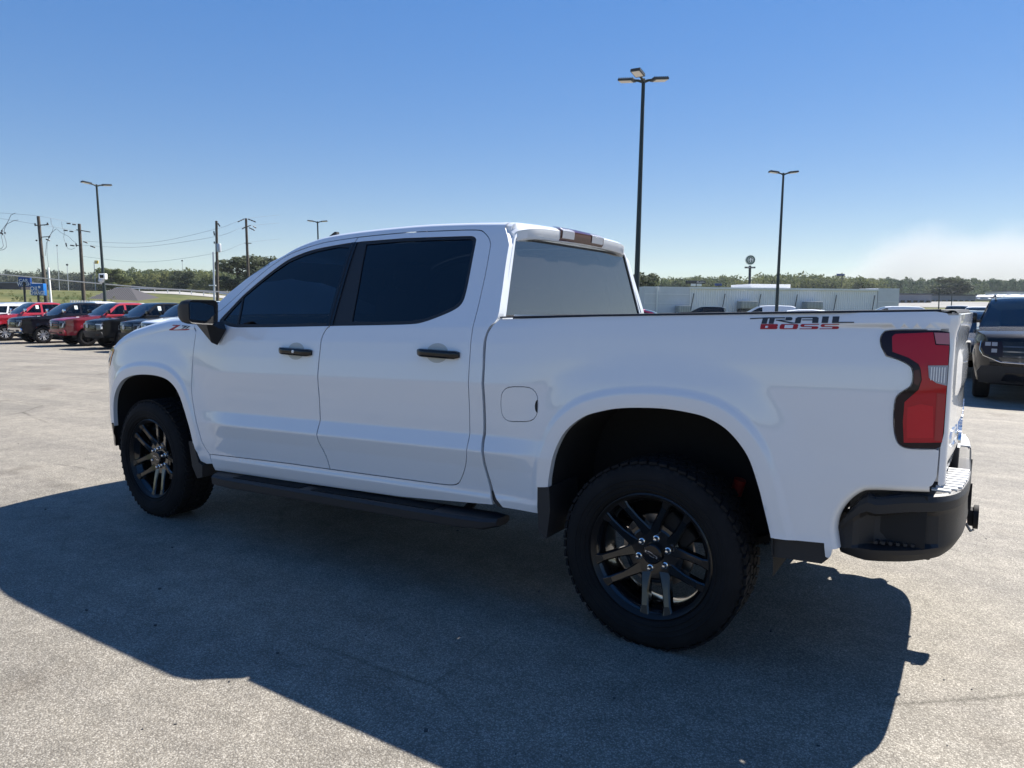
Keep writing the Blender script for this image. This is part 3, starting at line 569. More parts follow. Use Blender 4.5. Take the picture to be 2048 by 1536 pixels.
MB().tube([(-1.17,.05,.545),(-1.17,.09,.53),(-1.19,.10,.50),(-1.20,.07,.50)],.006,6).build('chain_loop','steel',TR)
MB().box((-1.105,0,.86),(.04,.36,.14),bev=.01).build('plate_recess','black_plastic',TR)
# rocker, running boards, flaps, under parts
for s in (1,-1):
    bd=[]
    for x,yo,zt,zb in ((3.02,.97,.405,.36),(2.96,1.055,.408,.335),(2.80,1.075,.412,.340),(1.0,1.085,.462,.395),(.84,1.075,.466,.405),(.775,1.03,.462,.42)):
        bd.append([(x,s*.905,zb+.01),(x,s*.905,zt-.012),(x,s*.925,zt),(x,s*(yo-.015),zt),(x,s*yo,zt-.014),(x,s*(yo-.004),zb+.012),(x,s*(yo-.03),zb),(x,s*.93,zb)])
    b=MB(); b.grid([r+[r[0]] for r in bd]); b.f.append(tuple(range(8))); b.f.append(tuple(len(b.v)-9+i for i in range(8))[::-1])
    bo=b.build('running_board','black_plastic',TR,smooth=35)
    for xa,xc in ((2.75,2.15),(2.05,1.15)):
        za=float(np.interp(xa,[1,2.8],[.462,.412])); zc=float(np.interp(xc,[1,2.8],[.462,.412]))
        tp=MB(); tp.add([(xa,s*.945,za+.004),(xa,s*1.05,za+.004),(xc,s*1.05,zc+.004),(xc,s*.945,zc+.004),(xa,s*.945,za-.01),(xa,s*1.05,za-.01),(xc,s*1.05,zc-.01),(xc,s*.945,zc-.01)],[(0,1,2,3),(0,1,5,4),(1,2,6,5),(2,3,7,6),(3,0,4,7)]); tp.build('tread_strip','rubber',bo,smooth=0)
    for x in (2.7,1.8,1.05): MB().tube([(x,s*.93,.42),(x,s*.75,.50)],.022,8).build('bracket','under',bo)
    fp=MB(); pts=[(3.262,.590),(3.215,.590),(3.190,.520),(3.165,.455),(3.125,.44),(3.13,.36),(3.185,.345),(3.235,.42)]
    fp.prism(pts,s*.80,s*1.003); fp.build('mud_flap','black_plastic',TR,smooth=20)
    fp=MB(); pts=[(.552,.652),(.49,.660),(.483,.55),(.50,.412),(.545,.44),(.552,.56)]
    fp.prism(pts,s*.72,s*1.012); fp.build('mud_flap','black_plastic',TR,smooth=20)
    MB().prism([(.838,.585),(.80,.578),(.770,.505),(.805,.512),(.832,.54)],s*.93,s*.972).build('gap_filler','black_plastic',TR,smooth=20)
    MB().prism([(-.505,.600),(-.512,.505),(-.70,.512),(-.722,.535),(-.722,.602)],s*.86,s*.965).build('valance','black_plastic',TR,smooth=20)
    MB().tube([(-.255,s*.60,.60),(-.285,s*.61,.72)],[.024,.028],12).build('shock_absorber','red_shock',TR)
    MB().tube([(3.62,s*.60,.42),(3.60,s*.58,.86)],[.034,.036],12).build('shock_absorber','red_shock',TR)
    MB().box((1.6,s*.42,.52),(5.3,.08,.16),bev=.01).build('frame_rail','under',TR)
    MB().prism([(-.62,.52),(-.3,.40),(0,.37),(.3,.40),(.72,.50),(.72,.53),(.3,.43),(0,.40),(-.3,.43),(-.62,.55)],s*.52,s*.58).build('leaf_spring','under',TR)
MB().box((1.86,0,.60),(2.6,1.70,.10)).build('floor_pan','under',TR)
MB().box((3.75,0,.78),(1.0,.9,.5),bev=.05).build('engine_block','under',TR)
for x in (0,3.72): MB().tube([(x,-.70,.405),(x,.70,.405)],.05,12).build('axle','under',TR)
MB().lathe([(.0,-.14),(.12,-.10),(.15,0),(.12,.10),(.0,.14)],20,'y',(0,0,.405)).build('differential','under',TR)
MB().tube([(1.2,-.3,.46),(.5,-.55,.47),(-.4,-.62,.55),(-.75,-.72,.52),(-.95,-.86,.47)],.04,10).build('exhaust_pipe','steel',TR)
MB().tube([(-.62,.30,.66),(-.62,-.30,.66)],.36*.33,14).build('spare_tyre','rubber',TR)
# interior
for y in (.40,-.40):
    for x,tilt in ((1.95,.22),(1.10,.14)):
        q=Matrix.Rotation(-tilt,3,'Y'); st=MB().box((x+.22,y,1.0),(.50,.52,.14),bev=.05)
        st.box((x-.05,y,1.30),(.14,.50,.62),Matrix.Rotation(-tilt,3,'Y'),bev=.05); st.box((x-.14,y,1.68),(.10,.26,.17),Matrix.Rotation(-tilt,3,'Y'),bev=.04); st.build('seat','seat',TR,smooth=50)
MB().prism([(3.10,1.0),(3.12,1.36),(2.80,1.345),(2.68,1.28),(2.70,1.0)],-.85,.85).build('dashboard','dash',TR,smooth=30)
sw=MB(); Mq=Matrix.Translation((2.52,.40,1.27))@Matrix.Rotation(-.45,4,'Y')
ring=[Mq@Vector((0,.19*math.cos(a),.19*math.sin(a))) for a in np.linspace(0,2*math.pi,33)]; sw.tube(ring,.016,8,False); sw.tube([Mq@Vector((0,-.18,0)),Mq@Vector((0,.18,0))],.014,6); sw.tube([Mq@Vector((0,0,0)),(2.72,.40,1.18)],.03,8); sw.build('steering_wheel','seat',TR)
MB().box((1.9,0,.80),(2.3,1.7,.06)).build('cabin_floor','seat',TR)
# door handles
for s in (1,-1):
    for dn,(x0,x1,zc,xc) in (('f',(2.340,2.066,1.231,2.204)),('r',(1.283,1.016,1.260,1.160))):
        dpar=[o for o in ch(TR) if o.name.startswith('front_door' if dn=='f' else 'rear_door')][0 if s>0 else -1]
        cup=[(xc+.070*math.cos(a),zc+.002+.050*math.sin(a)) for a in np.linspace(0,2*math.pi,25)[:-1]]
        SP('handle_cup',cup,'cup_grey',dpar,s,off=.0022,depth=.003,step=.03)
        hb=MB(); g=[]
        for t in np.linspace(0,1,13):
            x=x0+(x1-x0)*t; e=min(t,1-t); hgt=.020 if e>.04 else .014; bo=.014+.026*min(1,e/.14); z=zc+.006*(.5-t); y=float(S(x,zc))
            g.append([(x,s*(y+.002),z-hgt*.9),(x,s*(y+bo*.8),z-hgt),(x,s*(y+bo),z-hgt*.5),(x,s*(y+bo),z+hgt*.55),(x,s*(y+bo*.85),z+hgt*.95),(x,s*(y+.002),z+hgt)])
        hb.grid(g); hb.f.append(tuple(range(6))); hb.f.append(tuple(len(hb.v)-6+i for i in range(6))[::-1]); h=hb.build('door_handle','black_gloss',dpar,smooth=40)
        if dn=='f' and s>0: MB().lathe([(.0,.004),(.009,.003),(.010,-.004)],14,'y',(2.185,float(S(2.185,1.231))+.041,1.233)).build('key_cap','bulb_lens',h)
# mirrors
for s in (1,-1):
    dpar=[o for o in ch(TR) if o.name.startswith('front_door')][0 if s>0 else -1]
    hd=MB(); g=[]
    # sections from rear (mirror face) to front, outline in (y,z)
    def outl(k,dy,dz): 
        yi,yo,zb,zt=1.030+k*dy,1.235-k*dy*.4,1.385+k*dz,1.528-k*dz
        P=[]
        for (cy,cz,a0) in ((yo-.03,zt-.03,0),(yi+.03,zt-.03,90),(yi+.035,zb+.02,180),(yo-.03,zb+.03,270)):
            for a in (0,30,60,90): P.append((cy+.03*math.cos(R(a0+a)),cz+.03*math.sin(R(a0+a))))
        return P
    for x,k,sh in ((2.872,.6,0),(2.862,0.,0),(2.872,-.15,.0),(2.905,-.2,.008),(2.945,.3,.008),(2.975,1.6,.006),(2.982,3.0,.0)):
        g.append([(x,s*(y+sh*.9),z) for y,z in outl(k,.012,.012)])
    hd.grid([r+[r[0]] for r in g]); n=17
    hd.f.append(tuple(range(n-1))); hd.f.append(tuple(len(hd.v)-n+i for i in range(n-1))[::-1]); ho=hd.build('mirror_housing','black_plastic',dpar,smooth=40)
    gp=[(y,z) for y,z in [(1.055,1.440),(1.115,1.398),(1.225,1.412),(1.225,1.515),(1.15,1.512),(1.062,1.492)]]
    mg=MB(); a=[(2.858-.022*(1.225-y)+.01,s*y,z) for y,z in gp]; mg.add(a,[tuple(range(6))]); mg.build('mirror_glass','mirror_glass',ho,smooth=0)
    ft_=MB(); L1=[(3.07,1.105,1.39),(2.90,1.06,1.39),(2.885,1.12,1.39),(3.05,1.18,1.39)]; L2=[(3.06,.995,1.345),(2.925,1.000,1.242),(2.838,.985,1.348),(2.88,.985,1.40)]
    L3=[(3.07,1.075,1.36),(2.915,1.03,1.27),(2.85,1.055,1.36),(2.95,1.10,1.395)]
    pts=[[(x,s*y,z) for x,y,z in L] for L in ([(3.055,.985,1.352),(2.925,1.0,1.244),(2.845,.99,1.345),(2.895,.97,1.392)],[(3.06,1.035,1.358),(2.935,1.035,1.262),(2.860,1.03,1.352),(2.905,1.02,1.395)],[(2.985,1.11,1.388),(2.90,1.09,1.375),(2.880,1.09,1.392),(2.93,1.11,1.402)])]
    for r in pts: r.append(r[0])
    ft_.grid(pts); ft_.f.append((0,1,2,3)); ft_.build('mirror_arm','black_trim',dpar,smooth=30)
# decals
def decal(name,polys,m,parent,fx,off=.0016,step=.012):
    mb=MB()
    for P in polys:
        P2=[fx(p) for p in P]; surf_panel(mb,P2,S,dS,step=.05,off=off,depth=0,edge=.03)
    return mb.build(name,m,parent)
BS=[o for o in ch(TR) if o.name.startswith('bed_side')][0]; FE=[o for o in ch(TR) if o.name.startswith('fender')][0]
dx=lambda p:(-.387-(p[0]-148)*.000251,1.4620-(p[1]-245)*.000262+(p[0]-148)*.0000045)
trail=[[(148,255),(420,245),(680,245),(680,262),(530,262),(515,340),(440,340),(452,262),(425,262),(412,340),(330,340),(345,262),(148,272)],
[(690,245),(770,243),(790,255),(792,275),(775,292),(640,292),(840,328),(840,336),(780,338),(545,292),(550,280),(690,280)],
[(870,243),(1140,240),(1170,255),(1168,330),(1080,330),(1082,292),(935,292),(937,278),(1082,278),(1082,258),(925,258),(912,335),(830,335),(838,262)],
[(1222,236),(1315,236),(1305,330),(1215,330)],[(1368,236),(1462,236),(1455,313),(1668,313),(1668,327),(1362,330)]]
boss=[[(325,345),(575,345),(585,358),(582,378),(565,385),(583,392),(580,412),(560,420),(318,422)],[(640,345),(870,345),(885,358),(878,408),(860,420),(625,420),(610,408),(618,362)],
[(935,345),(1182,343),(1182,354),(975,357),(970,376),(1160,378),(1177,390),(1170,410),(1150,418),(908,420),(908,410),(1080,408),(1082,390),(935,388),(915,375),(920,358)],
[(1225,345),(1465,343),(1465,354),(1265,357),(1260,376),(1448,378),(1464,390),(1460,408),(1440,416),(1196,419),(1196,409),(1368,407),(1372,390),(1225,388),(1205,375),(1210,358)]]
decal('upper_lettering',trail,'decal_black',BS,dx); decal('lower_lettering',boss,'decal_red',BS,dx)
decal('letter_counter',[[(440,372),(400,372),(392,402),(435,402),(438,393),(425,392),(427,384),(440,383)]],'white_paint',BS,dx,.0026); decal('letter_counter',[[(690,358),(815,358),(806,406),(682,406)]],'white_paint',BS,dx,.0026)
zx=lambda p:(3.491-(p[0]-1090)*.000668,1.3255+(635-p[1])*.00042)
decal('badge_letter',[[(1140,545),(1275,545),(1155,625),(1425,600),(1430,612),(1375,625),(1090,637),(1095,620),(1200,560),(1135,560)]],'decal_red',FE,zx)
decal('badge_digits',[[(1300,550),(1400,552),(1330,600),(1290,602),(1345,566),(1295,566)],[(1410,556),(1440,556),(1385,598),(1350,600)]],'decal_edge',FE,zx)
# wheels
def wheel(parent,xw,s,steer=0):
    w=link('wheel',None,parent,(xw,s*.875,.412),(0,0,(0 if s>0 else math.pi)+steer))
    prof=[(.280,.09),(.283,.113),(.292,.126),(.312,.135),(.345,.139),(.375,.134),(.395,.122),(.408,.108),(.414,.085),(.414,-.085),(.408,-.108),(.395,-.122),(.345,-.139),(.285,-.128),(.262,-.10)]
    t=MB().lathe(prof,96,'y')
    rg=random.Random(3)
    for k in range(58):
        a=2*math.pi*k/58
        for row,(yc,wd) in enumerate(((-.092,.05),(-.036,.045),(.022,.045),(.084,.058))):
            aa=a+(row%2)*.052+rg.uniform(-.006,.006); rr=.4165; q=Matrix.Rotation(-aa+math.pi/2,3,'Y')
            sk=Matrix.Rotation(.3 if row%2 else -.3,3,'Z')
            t.box((rr*math.cos(aa),yc,rr*math.sin(aa)),(.034,wd,.011),q@sk)
        aa=a+.02; q=Matrix.Rotation(-aa+math.pi/2,3,'Y'); hgt=.026 if k%2 else .016
        t.box((.396*math.cos(aa),.1165,.396*math.sin(aa)),(.024,.008,hgt),q@Matrix.Rotation(.55,3,'X'))
    for k in range(3): t.lathe([(.300+.022*k,.1335+.0028*k),(.303+.022*k,.137+.0025*k),(.307+.022*k,.1340+.0028*k)],72,'y')
    t.build('tyre','rubber',w,smooth=30)
    MB().lathe([(.255,-.11),(.240,-.06),(.236,.04),(.247,.085),(.262,.098),(.270,.112),(.278,.120),(.284,.117),(.284,.10)],72,'y').build('rim','rim_black',w,smooth=40)
    MB().lathe([(.258,.099),(.266,.111),(.277,.1215),(.282,.119)],72,'y').build('rim_lip','rim_face',w,smooth=50)
    sp=MB()
    for k in range(5):
        a0=R(118-72*k)
        for sd in (-1,1):
            # one bar of the split spoke: inner to outer, in spoke axes
            P=[(.075,sd*.040,.028,.056,.040),(.115,sd*.045,.022,.070,.040),(.160,sd*.049,.0175,.083,.042),(.225,sd*.052,.0175,.098,.042),(.268,sd*.056,.028,.110,.036)]
            g=[];gf=[]
            for r,c,hw,yf,th in P:
                def tr(rr,cc,y): return (rr*math.cos(a0)-cc*math.sin(a0),y,rr*math.sin(a0)+cc*math.cos(a0))
                g.append([tr(r,c-hw,yf-th),tr(r,c-hw,yf-.006),tr(r,c-hw+.006,yf),tr(r,c+hw-.006,yf),tr(r,c+hw,yf-.006),tr(r,c+hw,yf-th)])
                gf.append([tr(r,c-hw*.62,yf+.0012),tr(r,c+hw*.62,yf+.0012)])
            sp.grid(g); MB().grid(gf[3:]).build('spoke_face','rim_face',w,smooth=60)
        g=[]
        for r,hw,yf in ((.06,.05,.050),(.10,.050,.058),(.135,.040,.054)):
            g.append([(r*math.cos(a0)-c*math.sin(a0),y,r*math.sin(a0)+c*math.cos(a0)) for c,y in ((-hw,yf-.03),(-hw,yf),(hw,yf),(hw,yf-.03))])
        sp.grid(g)
    sp.lathe([(.0,.054),(.05,.056),(.112,.060),(.124,.054),(.130,.02)],40,'y')
    sp.build('spokes','rim_black',w,smooth=30)
    for k in range(6):
        a=R(30+60*k+10); MB().lathe([(.0,.080),(.0065,.079),(.0100,.074),(.0108,.060),(.015,.058)],14,'y',(.072*math.cos(a),0,.070*math.sin(a))).build('lug_nut','chrome',w)
    cp=MB().lathe([(.0,.080),(.040,.079),(.045,.074),(.046,.055)],32,'y').build('centre_cap','black_gloss',w)
    e=[(-.030,.000),(-.026,.008),(-.011,.008),(-.010,.013),(.011,.013),(.012,.008),(.031,.008),(.027,-.006),(.012,-.006),(.011,-.012),(-.010,-.012),(-.011,-.006),(-.034,-.006)]
    e=[(-.034,-.005),(-.028,.008),(-.011,.008),(-.010,.013),(.012,.013),(.011,.008),(.034,.008),(.028,-.005),(.011,-.005),(.010,-.011),(-.012,-.011),(-.011,-.005)]
    qa=R(22 if s>0 else 0)
    def ro(p,k): return (-(p[0]*k*math.cos(qa)-p[1]*k*math.sin(qa)),(p[0]*k*math.sin(qa)*-1+p[1]*k*math.cos(qa)))
    em=MB(); em.prism([ro(p,1) for p in e],.0795,.082); em.build('emblem','chrome',cp,smooth=0)
    em=MB(); em.prism([ro((p[0]*.80,p[1]*.62),1) for p in e],.0821,.083); em.build('emblem_field','black_gloss',cp,smooth=0)
    MB().lathe([(.05,.0),(.165,.0),(.168,-.012),(.165,-.024),(.05,-.024)],48,'y').build('brake_disc','steel',w,smooth=30)
    MB().box((-.10,.0,.115),(.16,.07,.09),Matrix.Rotation(-.75,3,'Y'),bev=.015).build('brake_caliper','under',w)
    MB().lathe([(.0,-.03),(.09,-.03),(.11,-.10),(.0,-.11)],24,'y').build('hub','under',w)
    return w
wheel(TR,0,1); wheel(TR,3.72,1,R(-2)); wheel(TR,0,-1); wheel(TR,3.72,-1,R(-2))
# ------------------------------------------------------------ ground
def gh(x,y):
    x=np.asarray(x,float); y=np.asarray(y,float); dx,dy=x-CX,y-CY; d=np.hypot(dx,dy); az=np.arctan2(dx,-dy)
    wl=sm(az,.72,1.0)*(1-sm(az,1.9,2.3))
    hr=np.interp(d,[0,45,70,120,250,400,700,4000],[0,0,-.1,.2,3.6,7.5,12,30])
    hl=np.interp(d,[0,16,32,46,53,62,78,120,165,250,400,700,4000],[0,0,-.36,-.36,-.12,-.02,.1,2.9,4.2,5.0,6.5,10,30])
    return hr*(1-wl)+hl*wl
def gz(x,y): return float(gh(x,y))
def gp(u,D,dz=0.):
    """ground point under picture column u at depth D"""
    p=at(u,614,D); return np.array([p[0],p[1],gz(p[0],p[1])+dz])
ra=[0,10,20,30,40,50,58,62,66,70,75,80,90,100,110,120,135,150,170,200,230,260,300,350,400,470,560,700,900,1300,2000,4000]
na=180; V=[];F=[]
for i,rr in enumerate(ra):
    for k in range(na):
        a=2*math.pi*k/na; x,y=CX+rr*math.sin(a),CY-rr*math.cos(a); V.append((x,y,gz(x,y)-(.35 if rr<67 else 0)))
for i in range(len(ra)-1):
    for k in range(na): F.append((i*na+k,i*na+(k+1)%na,(i+1)*na+(k+1)%na,(i+1)*na+k))
tag(MB().add(V,F).build('ground','grass',smooth=60),kind='structure')
xs_=np.linspace(-72,72,73)
tag(MB().grid([[(CX+x,CY+y,gz(CX+x,CY+y)) for x in xs_ if True] for y in xs_]).build('asphalt','asphalt',smooth=60),kind='structure')
# ------------------------------------------------------------ other vehicles
def arc_pts(xc,r,zb,zc=.40,n=12):
    a0=math.asin(max(-1,min(1,(zb-zc)/r))); return [(xc-r*math.cos(a),zc+r*math.sin(a)) for a in np.linspace(a0,math.pi-a0,n)]
SPECS={
'pickup':dict(WB=3.70,hw=1.0,bot=.50,ra=.47,rw=.40,
  front=[(4.56,.50),(4.62,.58),(4.64,.80),(4.63,1.02),(4.58,1.15),(4.46,1.205)],top=[(4.2,1.25),(3.7,1.30),(3.25,1.335),(3.02,1.36),(2.2,1.385),(.96,1.40),(.93,1.42),(0,1.435),(-1.10,1.45),(-1.16,1.42)],rear=[(-1.18,1.30),(-1.17,.9),(-1.14,.60),(-1.08,.52)],
  gh=[(3.04,1.36),(2.36,1.84),(2.20,1.895),(1.9,1.925),(1.30,1.93),(1.06,1.90),(.95,1.40)],win=[[(2.72,1.41),(2.33,1.765),(2.20,1.825),(2.02,1.845),(2.02,1.42)],[(1.93,1.43),(1.93,1.85),(1.20,1.855),(1.15,1.80),(1.17,1.55),(1.24,1.47)]],roofi=2,roofe=5,mir=(2.78,1.44)),
'suv':dict(WB=3.02,hw=.99,bot=.34,ra=.42,rw=.385,
  front=[(3.80,.30),(3.88,.42),(3.90,.65),(3.88,.88),(3.84,1.03),(3.74,1.10)],top=[(3.5,1.145),(3.0,1.17),(2.55,1.185),(2.40,1.20),(1.5,1.22),(0.3,1.25),(-.75,1.27),(-.86,1.24)],rear=[(-.96,1.12),(-.99,.80),(-.97,.50),(-.90,.36)],
  gh=[(2.45,1.19),(1.62,1.63),(1.42,1.69),(1.0,1.725),(0.2,1.73),(-.55,1.70),(-.82,1.62),(-.90,1.26)],win=[[(2.10,1.24),(1.60,1.55),(1.45,1.61),(1.26,1.625),(1.24,1.25)],[(1.16,1.25),(1.18,1.63),(.45,1.64),(.34,1.26)],[(.26,1.265),(.37,1.64),(-.40,1.625),(-.62,1.56),(-.70,1.30)]],roofi=2,roofe=6,mir=(2.10,1.27)),
'car':dict(WB=2.75,hw=.91,bot=.28,ra=.36,rw=.33,
  front=[(3.55,.26),(3.64,.38),(3.66,.55),(3.60,.72),(3.46,.80)],top=[(3.2,.86),(2.7,.93),(2.35,.97),(1.5,.99),(.3,1.01),(-.5,1.04),(-.85,1.02)],rear=[(-.96,.90),(-.99,.60),(-.95,.40),(-.88,.30)],
  gh=[(2.42,.96),(1.60,1.36),(1.35,1.42),(.9,1.455),(.35,1.45),(-.1,1.40),(-.35,1.32),(-.82,1.02)],win=[[(1.98,1.01),(1.55,1.30),(1.35,1.36),(1.10,1.385),(1.06,1.03)],[(.98,1.03),(1.02,1.39),(.35,1.385),(-.05,1.34),(-.30,1.10)]],roofi=2,roofe=5,mir=(2.0,1.03)),
}
SPECS['van']=dict(SPECS['suv']); SPECS['van']['win']=SPECS['suv']['win'][:1]
WPROTO={}
def car_wheel(parent,xw,y,rw,chrome):
    key=(round(rw,3),chrome)
    if key not in WPROTO:
        k=rw/.40; d={}
        t=MB().lathe([(.60*rw,.11*k),(.68*rw,.128*k),(.85*rw,.132*k),(.96*rw,.115*k),(rw,.09*k),(rw,-.09*k),(.96*rw,-.115*k),(.85*rw,-.13*k),(.60*rw,-.11*k)],32,'y'); d['tyre']=(t,'rubber',40)
        r_=MB().lathe([(.60*rw,-.08*k),(.57*rw,.05*k),(.62*rw,.105*k),(.655*rw,.122*k),(.67*rw,.118*k)],32,'y'); d['rim']=(r_,'bright_alloy' if chrome else 'rim_face',40)
        s_=MB(); n=6
        for i in range(n):
            a0=2*math.pi*i/n+.3
            for sd in (-1,1):
                def tr(r,c,y): return (r*math.cos(a0)-c*math.sin(a0),y*k,r*math.sin(a0)+c*math.cos(a0))
                s_.grid([[tr(r,c-.018*k,yy-.03),tr(r,c-.018*k,yy),tr(r,c+.018*k,yy),tr(r,c+.018*k,yy-.03)] for r,c,yy in ((.05*k,sd*.015*k,.085),(.62*rw,sd*.045*k,.115))])
        s_.lathe([(.0,.095*k),(.05*k,.093*k),(.07*k,.08*k),(.075*k,.04*k)],20,'y'); d['spokes']=(s_,'bright_alloy' if chrome else 'rim_face',30)
        d['brake_disc']=(MB().lathe([(.0,.02*k),(.40*rw,.02*k),(.58*rw,-.02*k),(.58*rw,-.04*k)],24,'y'),'under',40)
        WPROTO[key]=d
        w=link('wheel',None,parent,(xw,y,rw),(0,0,0 if y>0 else math.pi)); d['me']={}
        for n_,(mb,m,sa) in [q for q in d.items() if q[0]!='me']:
            o=mb.build(n_,m,w,smooth=sa); d['me'][n_]=o.data
        return w
    w=link('wheel',None,parent,(xw,y,rw),(0,0,0 if y>0 else math.pi))
    for n_,me in WPROTO[key]['me'].items(): link(n_,me,w)
    return w
def vehicle(name,label,cat,kind,pos,heading,group=None,body='white_paint',roof=None,trim='black',chrome=False,face='a',detail=True,glass='glass_car',sticker=False):
    s=SPECS[kind]; hw=s['hw']; WB=s['WB']; xf=max(p[0] for p in s['front']); xr=min(p[0] for p in s['rear'])
    t=thing(name,label,cat,pos,heading,group)
    zt=s['top'][3][1]
    def S2(x,z):
        x=np.asarray(x,float); z=np.asarray(z,float)
        y=hw-.030*((z-.85)/.45)**2*np.where(z>.85,1.,1.6)-.55*np.maximum(0,x-(xf-.62))**2-.35*np.maximum(0,(xr+.5)-x)**2
        for xc in (0,WB):
            d=np.abs(np.hypot(x-xc,z-.40)-s['ra']); y=y+.020*(1-sm(d,.03,.12))
        return y+.010*np.exp(-((z-(zt-.22))/.05)**2)
    def dS2(x,z,h=.01): return (S2(x+h,z)-S2(x-h,z))/(2*h),(S2(x,z+h)-S2(x,z-h))/(2*h)
    a0=arc_pts(0,s['ra'],s['bot'],.40); a1=arc_pts(WB,s['ra'],s['bot'],.40)
    poly=[*s['rear'][::-1][:1]]+a0+a1+s['front']+s['top']+s['rear'][:-1]
    poly=clean(poly)
    bd=MB()
    for sd in (1,-1): surf_panel(bd,poly,S2,dS2,side=sd,step=.11,depth=.06,edge=.08)
    line=dens(s['front']+s['top']+s['rear'],.10,closed=False)
    nv=len(bd.v); rowsN=[]; rows=[]
    tn=np.gradient(line,axis=0)
    for (x,z),(tx,tz) in zip(line,tn):
        y0=float(S2(x,z)); fb=float(sm(x,xf-.9,xf-.05)); rb=float(1-sm(x,xr,xr+.3)); r=[]
        nv_=Vector((tz,0,-tx)).normalized()
        if nv_.z<-.3 or (x>2 and nv_.x<-.3): nv_=-nv_
        for q in np.linspace(1,-1,11):
            k=1-q*q; r.append((x+.14*k*fb-.07*k*rb,y0*q,z+.025*k*float(1-fb*.6)*(1 if z>.9 else 0)))
            rowsN.append(tuple((nv_+Vector((0,q*.25*(fb+rb),0))).normalized()))
        rows.append(r)
    m_=11; Vv=[p for r in rows for p in r]; Ff=[(i*m_+j,(i+1)*m_+j,(i+1)*m_+j+1,i*m_+j+1) for i in range(len(rows)-1) for j in range(10)]
    bd.add(Vv,Ff,rowsN); bd.build('body',body,t)
    # cabin
    g=s['gh']; gbot=min(p[1] for p in g)
    def S3(x,z): return hw-.045-.36*(np.asarray(z,float)-gbot)+0*np.asarray(x,float)
    def dS3(x,z): return np.zeros(np.shape(x)),np.full(np.shape(x),-.36)
    cb=MB()
    gp_=clean(g)
    for sd in (1,-1): surf_panel(cb,gp_,S3,dS3,side=sd,holes=[clean(w) for w in s['win']],step=.2,depth=.04,edge=.12)
    def strip(a,b):
        P=dens(g[a:b+1],.12,closed=False); out=[]
        for x,z in P:
            y0=float(S3(x,z)); kx=float(sm(z,gbot,gbot+.5)); out.append([(x+.09*(1-q*q)*(1-kx*.6)*(1 if x>1 else -.4),y0*q,z+.035*(1-q**4)*kx) for q in np.linspace(1,-1,11)])
        return out
    cb.n=[]
    cb.grid(strip(s['roofi'],s['roofe'])); cab=cb.build('cabin',body if roof is None else roof,t,smooth=40)
    MB().grid(strip(0,s['roofi'])).build('windscreen','glass_car' if detail else glass,t,smooth=60)
    MB().grid(strip(s['roofe'],len(g)-1)).build('rear_window',glass,t,smooth=60)
    for sd in (1,-1):
        for w in s['win']:
            w_=surf_panel(MB(),inset(clean(w),-.01),S3,dS3,side=sd,off=-.012,step=.4,depth=0,edge=.3).build('window',glass,cab)
            if sticker and sd>0 and w is s['win'][0]:
                x=2.10; z=1.62; y=float(S3(x,z))-.006; MB().grid([[(x,y,z),(x,float(S3(x,z+.18))-.006,z+.18)],[(x+.14,y,z),(x+.14,float(S3(x,z+.18))-.006,z+.18)]]).build('window_sticker','paper',w_,smooth=0)
    MB().box((WB*.5,0,gbot-.25),(WB*.9,hw*1.6,.3)).build('interior','seat',t,smooth=0)
    for sy in (.36,-.36): MB().box((g[1][0]-.55,sy,gbot+.05),(.16,.46,.55),Matrix.Rotation(-.2,3,'Y'),bev=.05).build('seat','seat',t)
    def front(y,z,off):
        x=float(np.interp(z,[p[1] for p in s['front']],[p[0] for p in s['front']])); y0=float(S2(x,z)); return (x+.14*(1-(y/y0)**2)+off,y,z)
    def face_patch(nm,poly,m,off,par=None):
        mb=MB(); P=dens(poly,.12); surf_panel(mb,P,lambda a,b:np.array([front(p,q,0)[0] for p,q in zip(np.ravel(a),np.ravel(b))]),lambda a,b:(np.zeros(len(a)),np.zeros(len(a))),step=.14,off=off,depth=.05,edge=.14)
        mb.v=[(b,a,c) for a,b,c in mb.v]; mb.n=[]; mb.f=[f[::-1] for f in mb.f]; return mb.build(nm,m,par or t,smooth=40)
    if detail:
        mi=s['mir']
        for sd in (1,-1):
            y=float(S3(mi[0],mi[1]))
            mm=MB().box((mi[0]+.03,sd*(y+.17),mi[1]+.09),(.10,.22,.19),bev=.03); mm.box((mi[0]+.04,sd*(y+.05),mi[1]+.03),(.06,.14,.05)); mm.build('mirror','chrome' if chrome else 'black_gloss',t)
            for w in s['win'][:2]:
                x=w[0][0]-.55 if w is s['win'][0] else w[0][0]-.60; z=gbot-.10; MB().box((x,sd*(float(S2(x,z))+.015),z),(.20,.03,.035),bev=.008).build('door_handle',body if not chrome else 'chrome',t)
